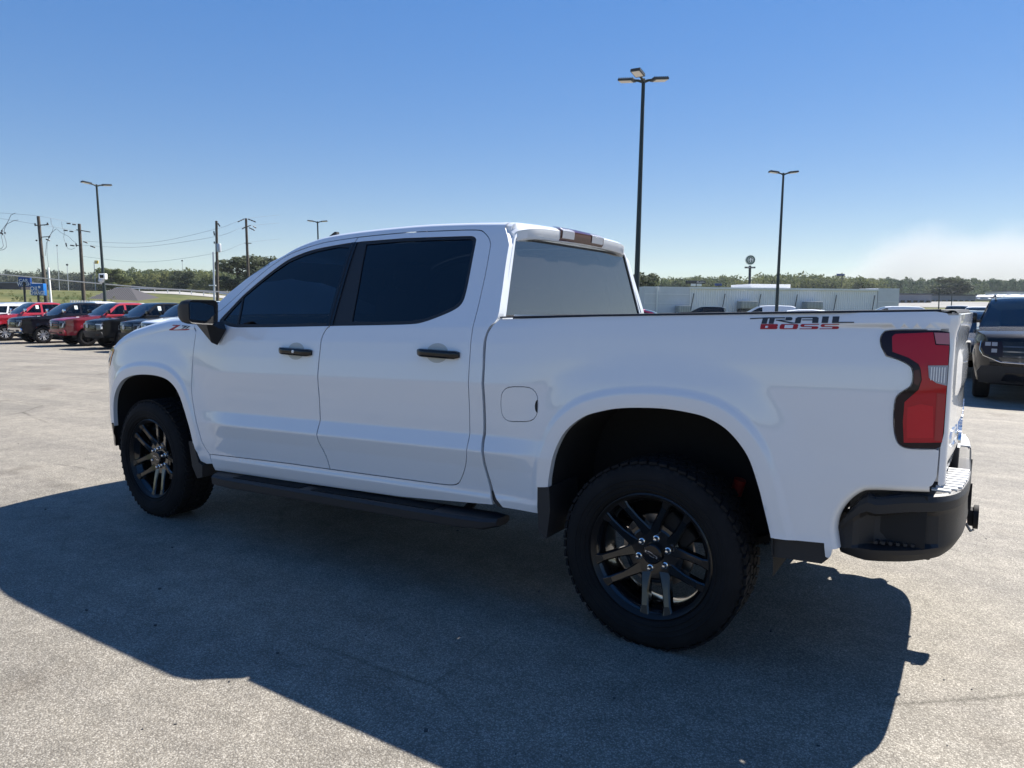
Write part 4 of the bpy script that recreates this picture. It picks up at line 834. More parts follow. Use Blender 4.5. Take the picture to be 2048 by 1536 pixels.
        if kind=='pickup':
            gr=face_patch('grille',[(-.56,.78),(.56,.78),(.60,.98),(.52,1.13),(-.52,1.13),(-.60,.98)],'black_gloss',.012)
            for z in (.88,.97,1.06): MB().grid([[front(y,z-.014,.03),front(y,z+.014,.03)] for y in np.linspace(-.54,.54,9)]).build('grille_bar','chrome' if (chrome and z==.97) else ('lamp_smoke' if trim=='black' else body),gr)
            MB().lathe([(.0,.0),(.09,.0),(.10,-.012)],20,'x',(front(0,.97,.05)[0],0,.97)).build('grille_badge','galv',gr)
            for sd in (1,-1):
                h=face_patch('head_lamp',[(sd*.60,.78),(sd*.88,.84),(sd*.93,1.02),(sd*.88,1.12),(sd*.56,1.12),(sd*.63,.96)],'lamp_smoke',.014)
                if face=='b':
                    face_patch('lamp_bar',[(sd*.58,1.06),(sd*.91,1.06),(sd*.92,.86),(sd*.87,.85),(sd*.86,1.02),(sd*.58,1.03)],'bulb_lens',.03,h)
                else:
                    face_patch('lamp_bar',[(sd*.80,.86),(sd*.83,.85),(sd*.90,1.02),(sd*.87,1.03)],'bulb_lens',.03,h); face_patch('lamp_lens',[(sd*.66,.90),(sd*.76,.90),(sd*.80,1.04),(sd*.66,1.04)],'lens_black',.028,h)
            bm_=face_patch('bumper',[(-.93,.50),(.93,.50),(.95,.66),(.90,.74),(-.90,.74),(-.95,.66)],'chrome' if chrome else (body if trim=='body' else 'black_plastic'),.045)
            face_patch('air_intake',[(-.50,.50),(.50,.50),(.46,.62),(-.46,.62)],'black_plastic',.055,bm_)
            for sd in (1,-1): face_patch('fog_lamp',[(sd*.62,.57),(sd*.80,.58),(sd*.80,.66),(sd*.62,.66)],'lens_black',.055,bm_)
            MB().box((-.95,0,1.43),(.02,.02,.02)).build('bed_hook','under',t,smooth=0)
        elif kind in ('suv','van'):
            gr=face_patch('grille',[(-.60,.60),(.60,.60),(.66,.80),(.62,1.0),(-.62,1.0),(-.66,.80)],'black_gloss',.012)
            for z in (.68,.76,.84,.92): MB().grid([[front(y,z-.012,.026),front(y,z+.012,.026)] for y in np.linspace(-.60,.60,9)]).build('grille_bar','lamp_smoke',gr)
            for sd in (1,-1):
                h=face_patch('head_lamp',[(sd*.58,.74),(sd*.84,.78),(sd*.90,.90),(sd*.88,1.0),(sd*.62,1.0)],'lens_black',.016)
                for q,(za,zb_) in enumerate(((.925,.985),(.82,.88))):
                    for k in range(2 if q==0 else 1): face_patch('lamp_lens',[(sd*(.68+.09*k),za),(sd*(.755+.09*k),za),(sd*(.755+.09*k),zb_),(sd*(.68+.09*k),zb_)],'clear_lens',.028,h)
                MB().tube([front(sd*.90,1.0,-.01),front(sd*.915,.86,.0),front(sd*.86,.765,.01),front(sd*.62,.665,.035),front(sd*.3,.655,.035),front(0,.655,.035)],.009,6).build('lamp_strip','chrome',h)
            bm_=face_patch('bumper',[(-.90,.32),(.90,.32),(.94,.50),(.88,.60),(-.88,.60),(-.94,.50)],'black_plastic',.03)
            face_patch('air_intake',[(-.60,.36),(.60,.36),(.55,.50),(-.55,.50)],'black_gloss',.04,bm_)
            for sd in (1,-1):
                rl=MB(); P=dens(g[s['roofi']:s['roofe']+1],.2,closed=False); rl.tube([(x,sd*(float(S3(x,z))-.06),z+.075) for x,z in P],.018,6); rl.build('roof_rail','black_gloss' if body=='black_paint' else 'alloy',t)
        else:
            gr=face_patch('grille',[(-.5,.42),(.5,.42),(.55,.60),(-.55,.60)],'black_gloss',.012)
            for sd in (1,-1): face_patch('head_lamp',[(sd*.58,.58),(sd*.84,.62),(sd*.85,.74),(sd*.60,.68)],'clear_lens',.014)
    for x in (0,WB):
        for sd in (1,-1):
            car_wheel(t,x,sd*(hw-.14),s['rw'],chrome)
    for x in (0,WB):
        mb=MB()
        for sd in (1,-1):
            P=arc_pts(x,s['ra']*1.0-.004,.36,.40,14); mb.grid([[(a,sd*(float(S2(a,b))-.03),b) for a,b in P],[(a,sd*.50,b) for a,b in P]])
        mb.build('wheel_liner','under',t)
    MB().box((WB/2,0,s['bot']+.06),(WB+1.2,hw*1.5,.10)).build('floor_pan','under',t,smooth=0)
    return t
# parked pickups of the left row, placed by their front left wheel
HD=math.atan2(1.0,.13)
row=[(6,36.8,.0,'red_paint',dict(face='a',chrome=True,sticker=True),'pickup','bright red pickup at the far left edge with chrome mirrors'),
(82,34.6,.0,'navy_paint',dict(face='a',chrome=True,sticker=True,trim='black'),'pickup','dark navy pickup with chrome bumper and bright wheels between the two red pickups'),
(170,32.5,.0,'maroon_paint',dict(face='a',trim='body'),'pickup','dark red pickup with black grille between two dark pickups'),
(246,30.5,.0,'black_paint',dict(face='b',trim='black',sticker=True),'pickup','black pickup with bright bracket shaped headlamp, in front of the dark red pickup'),
(322,28.9,.0,'black_paint',dict(face='a',trim='black',sticker=False),'pickup','black pickup mostly hidden by the white pickup beside the door mirror'),
(372,26.6,.0,'white_paint',dict(face='a',trim='black'),'pickup','white pickup whose bonnet shows just left of the door mirror')]
for u,D,dz,colr,kw,kd,lab in row:
    p=gp(u,D); c,s_=math.cos(HD),math.sin(HD); lx,ly=3.70,.86
    pos=(p[0]-(c*lx-s_*ly),p[1]-(s_*lx+c*ly),gz(p[0],p[1]))
    vehicle('parked_pickup',lab,'pickup truck',kd,pos,HD,'pickups parked in the left row',colr,roof='red_paint' if colr=='maroon_paint' else None,**kw)  # maroon pickup's cabin gets the brighter red: its sunlit top put into the colour
# second row behind them
for u,D,kd,colr,lab in ((-10,40,'suv','white_far','white vehicle behind the bright red pickup at the left edge'),(25,43,'suv','silver_paint','pale silver vehicle glimpsed over the bonnet of the bright red pickup'),(140,41,'pickup','white_far','white pickup roof behind the navy pickup'),(208,40,'pickup','white_far','white pickup roof behind the dark red pickup'),(262,39.5,'pickup','silver_paint','pale pickup behind the black pickup with the bracket headlamp'),(330,38,'suv','white_far','white vehicle behind the parked white pickup by the mirror'),(395,37,'suv','white_far','white vehicle behind the door mirror and windscreen pillar')):
    p=gp(u,D); vehicle('parked_vehicle',lab,'vehicle',kd,tuple(p),HD+math.pi,'vehicles of the second left row',colr,detail=False)
# right: dark sport utility vehicle facing the camera and lot behind
p=gp(2102,11.6); hs=math.atan2(CY-p[1]-.4,CX-p[0]-.2)+.06
c,s_=math.cos(hs),math.sin(hs)
vehicle('sport_utility_vehicle','black sport utility vehicle facing the camera at the right edge','sport utility vehicle','suv',(p[0]-3.6*c,p[1]-3.6*s_,gz(*p[:2])),hs,None,'black_paint',glass='glass_car')
for u,D,kd,colr,rz,lab,dt in ((1982,17.5,'car','black_paint',1.62,'black car in the gap between the white tailgate and the black sport utility vehicle',True),
 (1292,27,'car','cherry_paint',3.5,'cherry red car behind the rear window corner of the white pickup',False),
 (1402,75,'van','black_paint',.2,'black vehicle behind the bed of the white pickup below the block wall',False),
 (1518,50,'van','white_far',.2,'white vehicle roof behind the bed lettering near the tall double lamp',False),
 (1765,48,'van','white_far',.2,'white vehicle roof behind the rear of the bed near the tail lamp',False),
 (1650,31,'car','white_far',3.3,'low white car roof between the two white roofs behind the bed',False),
 (1935,38,'car','silver_paint',1.6,'silver car in the lot just above the white tailgate',False),(1962,46,'suv','white_far',1.6,'white vehicle in the lot left of the black sport utility vehicle roof',False),
 (1990,58,'car','white_far',1.5,'white car far back above the black sport utility vehicle mirror',False),(1915,60,'pickup','silver_paint',1.55,'silver pickup far back above the tailgate corner',False),(1880,52,'car','white_far',1.6,'white car below the dark far lamp posts',False),(2030,75,'car','silver_paint',1.5,'silver car far back right of the black sport utility vehicle roof',False)):
    p=gp(u,D); c,s_=math.cos(rz),math.sin(rz); k=SPECS[kd]['WB']/2
    vehicle('parked_vehicle',lab,'vehicle',kd,(p[0]-k*c,p[1]-k*s_,p[2]),rz,'vehicles parked on the right',colr,detail=dt)
# painted bay lines on the right
for i,(u0,D0,u1,D1) in enumerate(((1905,15.5,1960,25),(1935,21.5,2000,21.2),(1870,25,1925,45))):
    a=gp(u0,D0,.006); b=gp(u1,D1,.006); n=np.array([-(b-a)[1],(b-a)[0],0]); n=n/np.linalg.norm(n)*.06
    tag(MB().add([a-n,a+n,b+n,b-n],[(0,1,2,3)]).build('bay_line','white_line',smooth=0),kind='structure')

# ------------------------------------------------------------ lamp posts
def lamp_post(u,D,vt,heads,label,ut=None):
    b=gp(u,D); tp=at(ut if ut is not None else u,vt,D); b=np.array([b[0],b[1],b[2]]); 
    t=thing('lamp_post',label,'lamp post',tuple(b),0,'lamp posts of the car lot'); v=tp-b
    H=v[2]
    P=MB(); 
    n=8; pr=[]
    for k in range(n+1):
        f=k/n; pr.append((v[0]*f,v[1]*f,H*f))
    P.tube(pr,[.105-.045*k/n for k in range(n+1)],10); P.build('pole','pole_green',t,smooth=50)
    MB().lathe([(.0,.75),(.24,.75),(.26,.70),(.26,-.3)],20,'z').build('footing','concrete',t)
    for az,tilt in heads:
        ax=Vector((math.cos(az),math.sin(az),0)); o=Vector(v)-Vector((0,0,.10)); e=o+ax*.34+Vector((0,0,.10+tilt))
        MB().tube([o,o+ax*.18+Vector((0,0,.07)),e],[.055,.045,.04],8).build('arm','pole_green',t)
        q=Matrix(((ax.x,-ax.y,0),(ax.y,ax.x,0),(0,0,1)))@Matrix.Rotation(-.10-tilt,3,'Y'); cc=e+ax*.26+Vector((0,0,.03))
        hd=MB().box(cc,(.56,.34,.07),q,bev=.015); 
        for k in range(7): hd.box(cc+q@Vector((-.24+.08*k,0,.045)),(.015,.34,.05),q)
        h=hd.build('lamp_head','lamp_body',t)
        MB().box(cc-q@Vector((-.03,0,.040)),(.44,.27,.012),q).build('lens','lamp_led',h)
# direction of picture right / towards the camera on the ground
rt=math.atan2(CR[1],CR[0])
lamp_post(1271,25,158,[(rt+.25,.0),(rt+math.pi-.5,.0),(rt-math.pi/2-.5,.0)],'tall dark lamp post with three heads rising behind the truck bed',1287)
lamp_post(1553,43,346,[(rt+.12,.02),(rt+math.pi+.12,0)],'tall dark lamp post with two heads behind the bed lettering',1567)
lamp_post(212,46,369,[(rt+.9,0),(rt+math.pi+.9,0)],'dark lamp post with a white camera above the left row of pickups',193)
lamp_post(641,66,443,[(rt+.15,0),(rt+math.pi+.15,0)],'lamp post whose two heads show just above the cab roof',635)
lamp_post(1878,105,577,[(rt+.1,0),(rt+math.pi+.1,0)],'small far lamp post above the tail of the bed, nearer of the two',1879)
lamp_post(1903,135,584,[(rt+.1,0),(rt+math.pi+.1,0)],'small far lamp post above the tailgate, farther of the two',1904)
# security camera on the left lamp post
p=at(206,553,45.6)
cm=thing('security_camera','white boxy security camera fixed to the left lamp post','security camera',tuple(p),rt+math.pi)
MB().box((0,0,0),(.42,.30,.36),bev=.04).build('camera_box','parapet_white',cm); MB().box((0,.14,.0),(.24,.06,.20),bev=.02).build('camera_window','black_gloss',cm); MB().lathe([(.0,-.42),(.14,-.36),(.18,-.24),(.15,-.16)],16,'z',(.12,0,0)).build('dome','galv',cm)
# ------------------------------------------------------------ utility poles and wires
def upole(u,ub,D,vt,label,r=.17):
    b=gp(ub,D); tp=at(u,vt,D); t=thing('utility_pole',label,'utility pole',tuple(b),0,'utility poles behind the lot'); v=tp-b
    MB().tube([tuple(v*f) for f in (0,.5,1)],[r*1.15,r,r*.85],10).build('pole','wood_pole',t,smooth=50)
    return t,b,v
def arm(t,b,u0,v0,u1,v1,D,r=.06,nm='cross_arm',m='wood_pole'):
    a=at(u0,v0,D)-b; c=at(u1,v1,D)-b; return MB().tube([tuple(a),tuple(c)],r,6).build(nm,m,t)
def ins(t,b,pts,D,r=.10):
    for (u0,v0,u1,v1) in pts:
        a=at(u0,v0,D)-b; c=at(u1,v1,D)-b; P=[a+(c-a)*k/6 for k in range(7)]
        MB().tube([tuple(p) for p in P],[r*.4,r,r*.5,r,r*.5,r,r*.4],8).build('insulator','insulator',t)
S4=240/1676.
def c4(x,y): return (x*S4,400+y*S4)
DP=82
t,b,v=upole(76.5,93.5,DP,433,'leaning wooden utility pole nearest the left edge, behind the car wash sign',.19)
arm(t,b,*c4(485,357),*c4(680,343),DP); arm(t,b,*c4(560,520),*c4(700,510),DP,.05)
ins(t,b,[(*c4(490,350),*c4(490,325)),(*c4(660,345),*c4(665,315)),(*c4(640,545),*c4(700,568)),(*c4(680,530),*c4(700,495)),(*c4(500,565),*c4(520,565))],DP)
for P in ([(710,260),(715,330),(745,380),(735,430),(690,510),(650,600),(640,700),(630,780)],[(785,400),(720,460),(660,580),(655,700),(660,800),(690,1000)]):
    MB().tube([tuple(at(*c4(*q),DP)-b) for q in P],.022,5).build('jumper_wire','wire',t,smooth=0)
t,b,v=upole(158.5,168.5,DP+4,448,'second wooden utility pole from the left, behind the navy pickup',.19)
arm(t,b,*c4(1070,415),*c4(1260,447),DP+4); arm(t,b,*c4(1060,630),*c4(1110,640),DP+4,.05)
ins(t,b,[(*c4(890,420),*c4(945,428)),(*c4(970,436),*c4(1025,442)),(*c4(930,325),*c4(985,330)),(*c4(1010,340),*c4(1060,345)),(*c4(980,632),*c4(1040,640)),(*c4(1165,580),*c4(1225,600)),(*c4(1260,640),*c4(1330,665)),(*c4(920,600),*c4(930,650)),(*c4(1060,605),*c4(1070,650))],DP+4)
for P in ([(860,305),(870,380),(900,450),(890,520),(900,570),(930,610)],[(785,400),(860,460),(960,510),(1010,560),(1060,600)],[(925,640),(950,680),(1000,690),(1050,670)]):
    MB().tube([tuple(at(*c4(*q),DP+4)-b) for q in P],.02,5).build('jumper_wire','wire',t,smooth=0)
S5=300/2048.
def c5(x,y): return (380+x*S5,420+y*S5)
t,b,v=upole(432.8,435.5,DP+6,442,'wooden utility pole carrying a grey transformer left of the windscreen',.17)
MB().lathe([(.0,.5),(.24,.48),(.27,.42),(.27,-.5),(.0,-.52)],18,'z',tuple(at(*c5(395,515),DP+5.6)-b)).build('transformer','galv',t); ins(t,b,[(*c5(325,290),*c5(335,350)),(*c5(330,430),*c5(335,460)),(*c5(380,180),*c5(410,225))],DP+6)
t,b,v=upole(492,499,DP+10,437,'wooden utility pole standing in front of the leafy tree by the windscreen',.17)
arm(t,b,*c5(745,240),*c5(830,210),DP+10,.06); arm(t,b,*c5(745,452),*c5(838,455),DP+10,.05)
ins(t,b,[(*c5(650,163),*c5(745,120)),(*c5(790,122),*c5(900,165)),(*c5(710,260),*c5(760,232)),(*c5(805,240),*c5(885,280)),(*c5(860,222),*c5(905,245))],DP+10,.09)
gt=thing('service_mast','thin pale metal mast beside the pole with the transformer','mast',tuple(gp(429,DP)),0); b=gp(429,DP); MB().tube([(0,0,0),tuple(at(426.5,504,DP)-b)],[.12,.09],8).build('mast_pole','galv',gt); a=at(418,571,DP)-b; c=at(432,571,DP)-b; MB().tube([tuple(a),tuple(c)],.08,6).build('cross_piece','parapet_white',gt)
b=gp(103,DP-2); gt=thing('service_mast','thin white metal mast just right of the leftmost utility pole','mast',tuple(b),0); MB().tube([(0,0,0),tuple(at(96.5,535,DP-2)-b)],[.12,.10],8).build('mast_pole','parapet_white',gt)
def wire(name,label,pts,r,m='wire',n=14,group=None):
    P=[at(*p) for p in pts]; Q=cr(P,n); return tag(MB().tube([tuple(q) for q in Q],r,5,False).build(name,m,smooth=60),label,'wire',group)
G_='overhead wires between the utility poles'
wire('overhead_wire','uppermost thin wire from the left edge to the second utility pole',[(-30,424,82),(76,432,82),(158,449,86)],.013,group=G_)
wire('overhead_wire','thin wire crossing the left edge below the uppermost one',[(-30,432,80),(70,448,82),(158,462,86)],.013,group=G_)
wire('overhead_wire','upper of the sagging wires between the second pole and the pole by the tree',[(158,482,86),(300,485,88),(432,458,88),(492,438,92),(560,430,110)],.014,group=G_)
wire('overhead_wire','middle of the sagging wires between the second pole and the pole by the tree',[(158,490,86),(280,494,88),(432,473,88),(492,453,92),(560,446,110)],.014,group=G_)
wire('overhead_wire','lowest of the sagging wires reaching the transformer pole',[(158,512,86),(290,524,88),(432,506,88),(492,486,92),(560,478,110)],.013,group=G_)
wire('overhead_cable','thick pale cable running low across the left background',[(-30,546,60),(90,557,60),(185,566,60),(320,577,60),(470,585,60)],.05,'cable')
b=at(-20,440,30); lw=thing('hanging_leads','dark looped leads and clamps hanging at the left edge','wire',tuple(b),0)
for P in ([(31,426),(22,430),(15,445),(8,455),(2,462)],[(37,440),(28,441),(14,448),(9,458),(8,464)],[(2,470),(5,482),(7,492),(3,497),(-14,500)],[(8,470),(12,482),(13,494),(8,499),(-14,503)],[(-14,466),(4,466)]):
    MB().tube([tuple(at(u,w,30)-b) for u,w in P],.010,6).build('lead','wire',lw)
for u,w in ((2,466),(5,468),(10,466),(4,462)): MB().lathe([(.0,-.05),(.035,-.035),(.02,0),(.035,.035),(.0,.05)],8,'z',tuple(at(u,w,30)-b)).build('clamp','insulator',lw)
# ------------------------------------------------------------ signs
def facing(c,off):
    r=Vector((CR[0],CR[1],0)).normalized(); n=r.cross(Vector((0,0,1))); c=Vector(c)+n*off
    return Matrix(((r.x,0,n.x,c.x),(r.y,0,n.y,c.y),(0,1,0,c.z),(0,0,0,1)))
def mirror_y(root):
    done=set()
    def go(o):
        for k in ch(o):
            k.location.y*=-1
            if k.type=='MESH' and k.data.name not in done: k.data.transform(Matrix.Diagonal((1,-1,1,1))); k.data.flip_normals(); done.add(k.data.name)
            go(k)
    go(root)
def board(name,label,u0,v0,u1,v1,D,m,pole_u=None,thick=.25,dv=0,skew=0,pm='sign_dark'):
    a=at(u0,v0,D); c=at(u1,v1+dv,D); ctr=(a+c)/2; base=gp((pole_u if pole_u is not None else (u0+u1)/2),D); t=thing(name,label,'sign',tuple(base),0)
    w=np.linalg.norm(np.array((c-a)[:2])); h=a[2]-c[2]; q=Matrix.Rotation(rt+skew,3,'Z')
    MB().box(tuple(ctr-base),(w,thick,abs(h)),q,bev=.03).build('panel',m,t)
    MB().tube([(0,0,0),tuple(np.array([0,0,ctr[2]-base[2]]))],.11,8).build('post',pm,t)
    M=facing(ctr-base,thick/2+.03)
    return t,M,w,abs(h)
t,M,w,h=board('car_wash_sign','deep blue car wash sign at the left, higher of two blue signs',38.5,554,62,574,72,'sign_deep',51)
text('word','CAR','sign_white',t,h*.46,M@Matrix.Translation((-.05*w,.12*h,0)),bold=.014); text('word','WASH','sign_white',t,h*.50,M@Matrix.Translation((0,-.24*h,0)),bold=.014)
t,M,w,h=board('oil_change_sign','bright blue oil change sign below the car wash sign',65,567,90,591,70,'sign_blue',78,thick=.5)
text('word','OIL','sign_white',t,h*.46,M@Matrix.Translation((-.20*w,.06*h,0)),bold=.014); text('word','CHANGE','sign_white',t,h*.46,M@Matrix.Translation((.02*w,-.30*h,0)),xs=.70,bold=.014)
MB().lathe([(.0,.0),(.11,.0),(.12,-.02)],14,'z').build('droplet','sign_white',t).matrix_local=M@Matrix.Translation((.18*w,.20*h,.0))
t,M,w,h=board('restaurant_sign','tiny yellow sign on a tall thin post left of the lamp post with camera',189.5,521,196.5,527.5,190,'sign_yellow',193,pm='galv')
text('word','M','sign_white',t,h*.8,M)
t,M,w,h=board('plaza_sign','dark strip sign on the treeline above the block wall',1371,561,1411,568,150,'sign_dark'); text('word','PLAZA','sign_white',t,h*.6,M@Matrix.Translation((.25*w,0,0)),xs=1.3)
MB().box((0,0,at(1385,570,150)[2]-gp(1391,150)[2]),(2.2,.15,.5),Matrix.Rotation(rt,3,'Z')).build('tenant_panel','sign_white',t)
board('blue_sign','small blue sign just above the warehouse roof',1429.5,567,1443.5,572,150,'sign_deep')
board('blue_billboard','small dark blue board standing on the treeline at the right',1673,547.5,1689,551.5,300,'sign_deep',pole_u=1681)
# round coffee sign
D=128; b=gp(1498,D); t=thing('coffee_sign','round green sign on a tall dark post above the warehouse','sign',tuple(b),0); o=at(1500.5,520,D)-b; r_=9.5/FPX*D
MB().tube([(0,0,0),(o[0],o[1],o[2]-r_*1.2)],.22,10).build('post','sign_dark',t)
Mr=facing(o,0)
def disc(nm,rr,m,y,par,inner=0):
    mb=MB().lathe([(inner,y-.05),(inner,y),(rr,y),(rr,y-.25 if nm=='disc' else y-.03)],36,'z'); q=mb.build(nm,m,par); q.matrix_local=Mr; return q
disc('disc',r_,'sign_green',.2,t); disc('ring',r_*.99,'sign_white',.22,t,r_*.93); disc('ring',r_*.66,'sign_white',.22,t,r_*.60)
for P in ([(-.10,.42),(.10,.42),(.16,.10),(.06,-.1),(.12,-.45),(-.12,-.45),(-.06,-.1),(-.16,.10)],[(-.45,.25),(-.28,.30),(-.26,-.25),(-.40,-.35)],[(.45,.25),(.28,.30),(.26,-.25),(.40,-.35)]):
    q=MB().prism([(a*r_,c*r_) for a,c in P],.2,.24,'z').build('figure_shape','sign_white',t,smooth=0); q.matrix_local=Mr
o2=at(1500,535,D)-b; MB().box(tuple(o2),(r_*2.1,.5,r_*.32),Matrix.Rotation(rt,3,'Z')).build('lower_board','sign_dark',t); 
M2=facing(o2,.28); text('word','DRIVE THRU','sign_white',t,r_*.26,M2)
# ------------------------------------------------------------ long metal warehouse behind the bed
D0,D1=94,101
a=gp(1288,D0); c=gp(1797,D1); ax=c-a; ax[2]=0; Lw=np.linalg.norm(ax); ax/=Lw; ang=math.atan2(ax[1],ax[0])
B=thing('warehouse','long pale metal and block warehouse behind the truck bed','building',(a[0],a[1],a[2]-.5),ang)
zt_=lambda u,v,D: at(u,v,D)[2]-(a[2]-.5)
hL=zt_(1290,573,D0); f1=(1373-1288)/(1797-1288); f2=(1752-1288)/(1797-1288); hM=zt_(1500,575.5,97); hR=zt_(1790,577,D1)
sgn=1
MB().box((f1*Lw/2,-8,hL/2),(f1*Lw,16,hL)).build('block_wall','wall_block',B,smooth=0)
for z in (hL*.30,hL*.55,hL*.80): MB().box((f1*Lw/2,.01,z),(f1*Lw-.02,.06,.05)).build('block_course','wall_metal',B,smooth=0)
MB().box(((f1+f2)/2*Lw,-8.2,hM/2-.05),((f2-f1)*Lw,16,hM-.1)).build('metal_wall','wall_metal',B,smooth=0)
nrib=84; wr=(f2-f1)*Lw/nrib
me=None
for i in range(nrib):
    x=f1*Lw+(i+.5)*wr
    if me is None: me=MB().prism([(-wr*.42,0),(-wr*.25,.10),(wr*.25,.10),(wr*.42,0)],0,hM-.28,'z').build('wall_panel','wall_metal',B,smooth=0,loc=(x,-.2,0)).data
    else: link('wall_panel',me,B,(x,-.2,0))
MB().box(((f1+f2)/2*Lw,-.1,hM-.12),((f2-f1)*Lw,.35,.24)).build('parapet','parapet_white',B,smooth=0)
MB().box(((f2+1)/2*Lw,-7.5,hR/2),((1-f2)*Lw,15,hR)).build('end_wall','wall_block',B,smooth=0)
MB().box(((f2+1)/2*Lw,.02,hR*.62),((1-f2)*Lw-.1,.05,.05)).build('block_course','wall_metal',B,smooth=0)
x0=(1545-1288)/(1797-1288)*Lw; x1=(1629-1288)/(1797-1288)*Lw
MB().box(((x0+x1)/2,-10,hM+.3),(x1-x0,6,.9)).build('roof_curb','parapet_white',B,smooth=0)
MB().box((Lw*(1311-1288)/(1797-1288),.15,hL*.5),(.14,.14,hL*1.01)).build('downpipe','parapet_white',B,smooth=0)
for u in (1377,1437,1507,1580,1660,1740):
    x=Lw*(u-1288)/(1797-1288); MB().tube([(x-.3,.5,hM*.36),(x+.25,.15,hM*.82)],.06,6).build('wall_brace','sign_dark',B)
for u in (1478,1607,1355):
    x=Lw*(u-1288)/(1797-1288); w_=2.3 if u>1400 else 1.6
    hv=MB().box((x,1.0,hM*.52 if u>1400 else hM*.38),(w_,1.3,.95),bev=.04).build('air_conditioner','hvac',B)
    for k in range(5): MB().box((x-w_*.4+k*w_*.2,1.66,hM*.52 if u>1400 else hM*.38),(.05,.03,.8)).build('grille_slat','galv',hv,smooth=0)
    MB().box((x,.9,(hM*.52 if u>1400 else hM*.38)*.5-.2),(w_*.9,1.1,(hM*.52 if u>1400 else hM*.38)-.6)).build('stand','sign_dark',hv,smooth=0)
mirror_y(B)
# ------------------------------------------------------------ far shops and houses at the right and left
def far_box(label,u0,u1,vt,D,dep,m,rm=None,wins=0,name='far_building',z0=-1):
    a=gp(u0,D); c=gp(u1,D); ax=c-a; ax[2]=0; L=np.linalg.norm(ax); ang=math.atan2(ax[1],ax[0]); zb=min(a[2],c[2])+z0; H=at((u0+u1)/2,vt,D)[2]-zb
    t=thing(name,label,'building',(a[0],a[1],zb),ang); MB().box((L/2,-dep/2,H/2),(L,dep,H)).build('wall',m,t,smooth=0)
    MB().box((L/2,-dep/2+.1,H+.15),(L+.5,dep+.5,.35)).build('roof',rm or m,t,smooth=0)
    for k in range(wins): MB().box((L*(k+.5)/wins,.05,H*.32),(L/wins*.6,.2,H*.38)).build('window','black_gloss',t,smooth=0)
    mirror_y(t); return t,L,H
far_box('grey far shop building just right of the warehouse',1798,1862,589,215,20,'far_wall','far_roof',5)
far_box('long grey far shop building above the tailgate',1858,1950,591,235,22,'far_wall','far_roof',8)
far_box('pale far house at the right edge on the treeline',2012,2075,584,300,14,'parapet_white','far_wall',4,'far_house')
far_box('row of reddish brick far houses behind the car wash sign',-40,45,566,260,14,'roof_brown','far_wall',9,'far_house')
# dark roofed building between the second pole and the left lamp post
D=95; a=gp(168,D); c=gp(282,D); ax=c-a; ax[2]=0; L=np.linalg.norm(ax); ang=math.atan2(ax[1],ax[0])
t=thing('metal_roof_building','low building with a dark ribbed hip roof left of the grass bank','building',(a[0],a[1],a[2]-1),ang)
ez=at(230,603,D)[2]-(a[2]-1); rz_=at(215,574,D)[2]-(a[2]-1)
MB().box((L/2,-4,ez/2),(L*.92,7.5,ez)).build('wall','far_wall',t,smooth=0)
y0,y1=.6,-8.8; A=[(0,y0,ez),(L,y0,ez),(L,y1,ez),(0,y1,ez),(L*.30,-4,rz_),(L*.55,-4,rz_)]
rf=MB().add(A,[(0,1,5,4),(1,2,5),(2,3,4,5),(3,0,4)]).build('roof','roof_brown',t,smooth=0)
for k in range(26):
    f=(k+.5)/26; x=L*f; xt=min(max(x,L*.30),L*.55); fr=1.0
    if x<L*.30: fr=x/(L*.30); xt=x
    elif x>L*.55: fr=(L-x)/(L*.45); xt=x
    MB().tube([(x,y0,ez+.04),(xt if fr<1 else x,y0+(-4-y0)*fr,ez+(rz_-ez)*fr+.05)],.045,4).build('roof_seam','far_roof',rf,smooth=0)
mirror_y(t)
# white ribbed fence behind the left row, and sheds
b=gp(140,60); c=gp(205,60); ax=c-b; ax[2]=0; L=np.linalg.norm(ax); ang=math.atan2(ax[1],ax[0]); t=thing('white_fence','white upright picket fence behind the navy and dark red pickups','fence',tuple(b),ang)
hf=at(170,601,60)[2]-b[2]
for k in range(int(L/.22)): MB().box((.11+k*.22,0,hf/2),(.15,.03,hf)).build('picket','parapet_white',t,smooth=0)
for z in (.4,hf-.3): MB().box((L/2,-.04,z),(L,.05,.10)).build('rail','parapet_white',t,smooth=0)
# road on the bank, far lot
def ribbon(name,pts,w,m,dz=.06):
    P=cr([gp(u,D) for u,D in pts],8); T=np.gradient(P,axis=0); T[:,2]=0; T/=np.linalg.norm(T,axis=1)[:,None]; N=np.stack([-T[:,1],T[:,0],0*T[:,0]],1)
    G=[[tuple(p+n*s*w+[0,0,gz(*(p+n*s*w)[:2])-p[2]+dz]) for s in (-.5,-.25,0,.25,.5)] for p,n in zip(P,N)]
    return tag(MB().grid(G).build(name,m,smooth=60),kind='structure')
ribbon('road',[(180,170),(240,158),(320,138),(400,126),(480,118),(600,112)],13,'concrete')
ribbon('far_lot',[(1780,175),(1900,182),(2000,190),(2120,200)],70,'lot_far')
# guard rail along the road
P=cr([gp(u,D) for u,D in ((235,153),(320,133),(400,121),(480,113))],10)
t=thing('guard_rail','pale guard rail along the road on the grass bank','guard rail',tuple(P[0]),0)
MB().tube([tuple(p-P[0]+[0,0,.7]) for p in P],.14,6).build('rail','galv',t)
for p in P[::3]: MB().box(tuple(p-P[0]+[0,0,.35]),(.12,.12,.8)).build('post','galv',t,smooth=0)
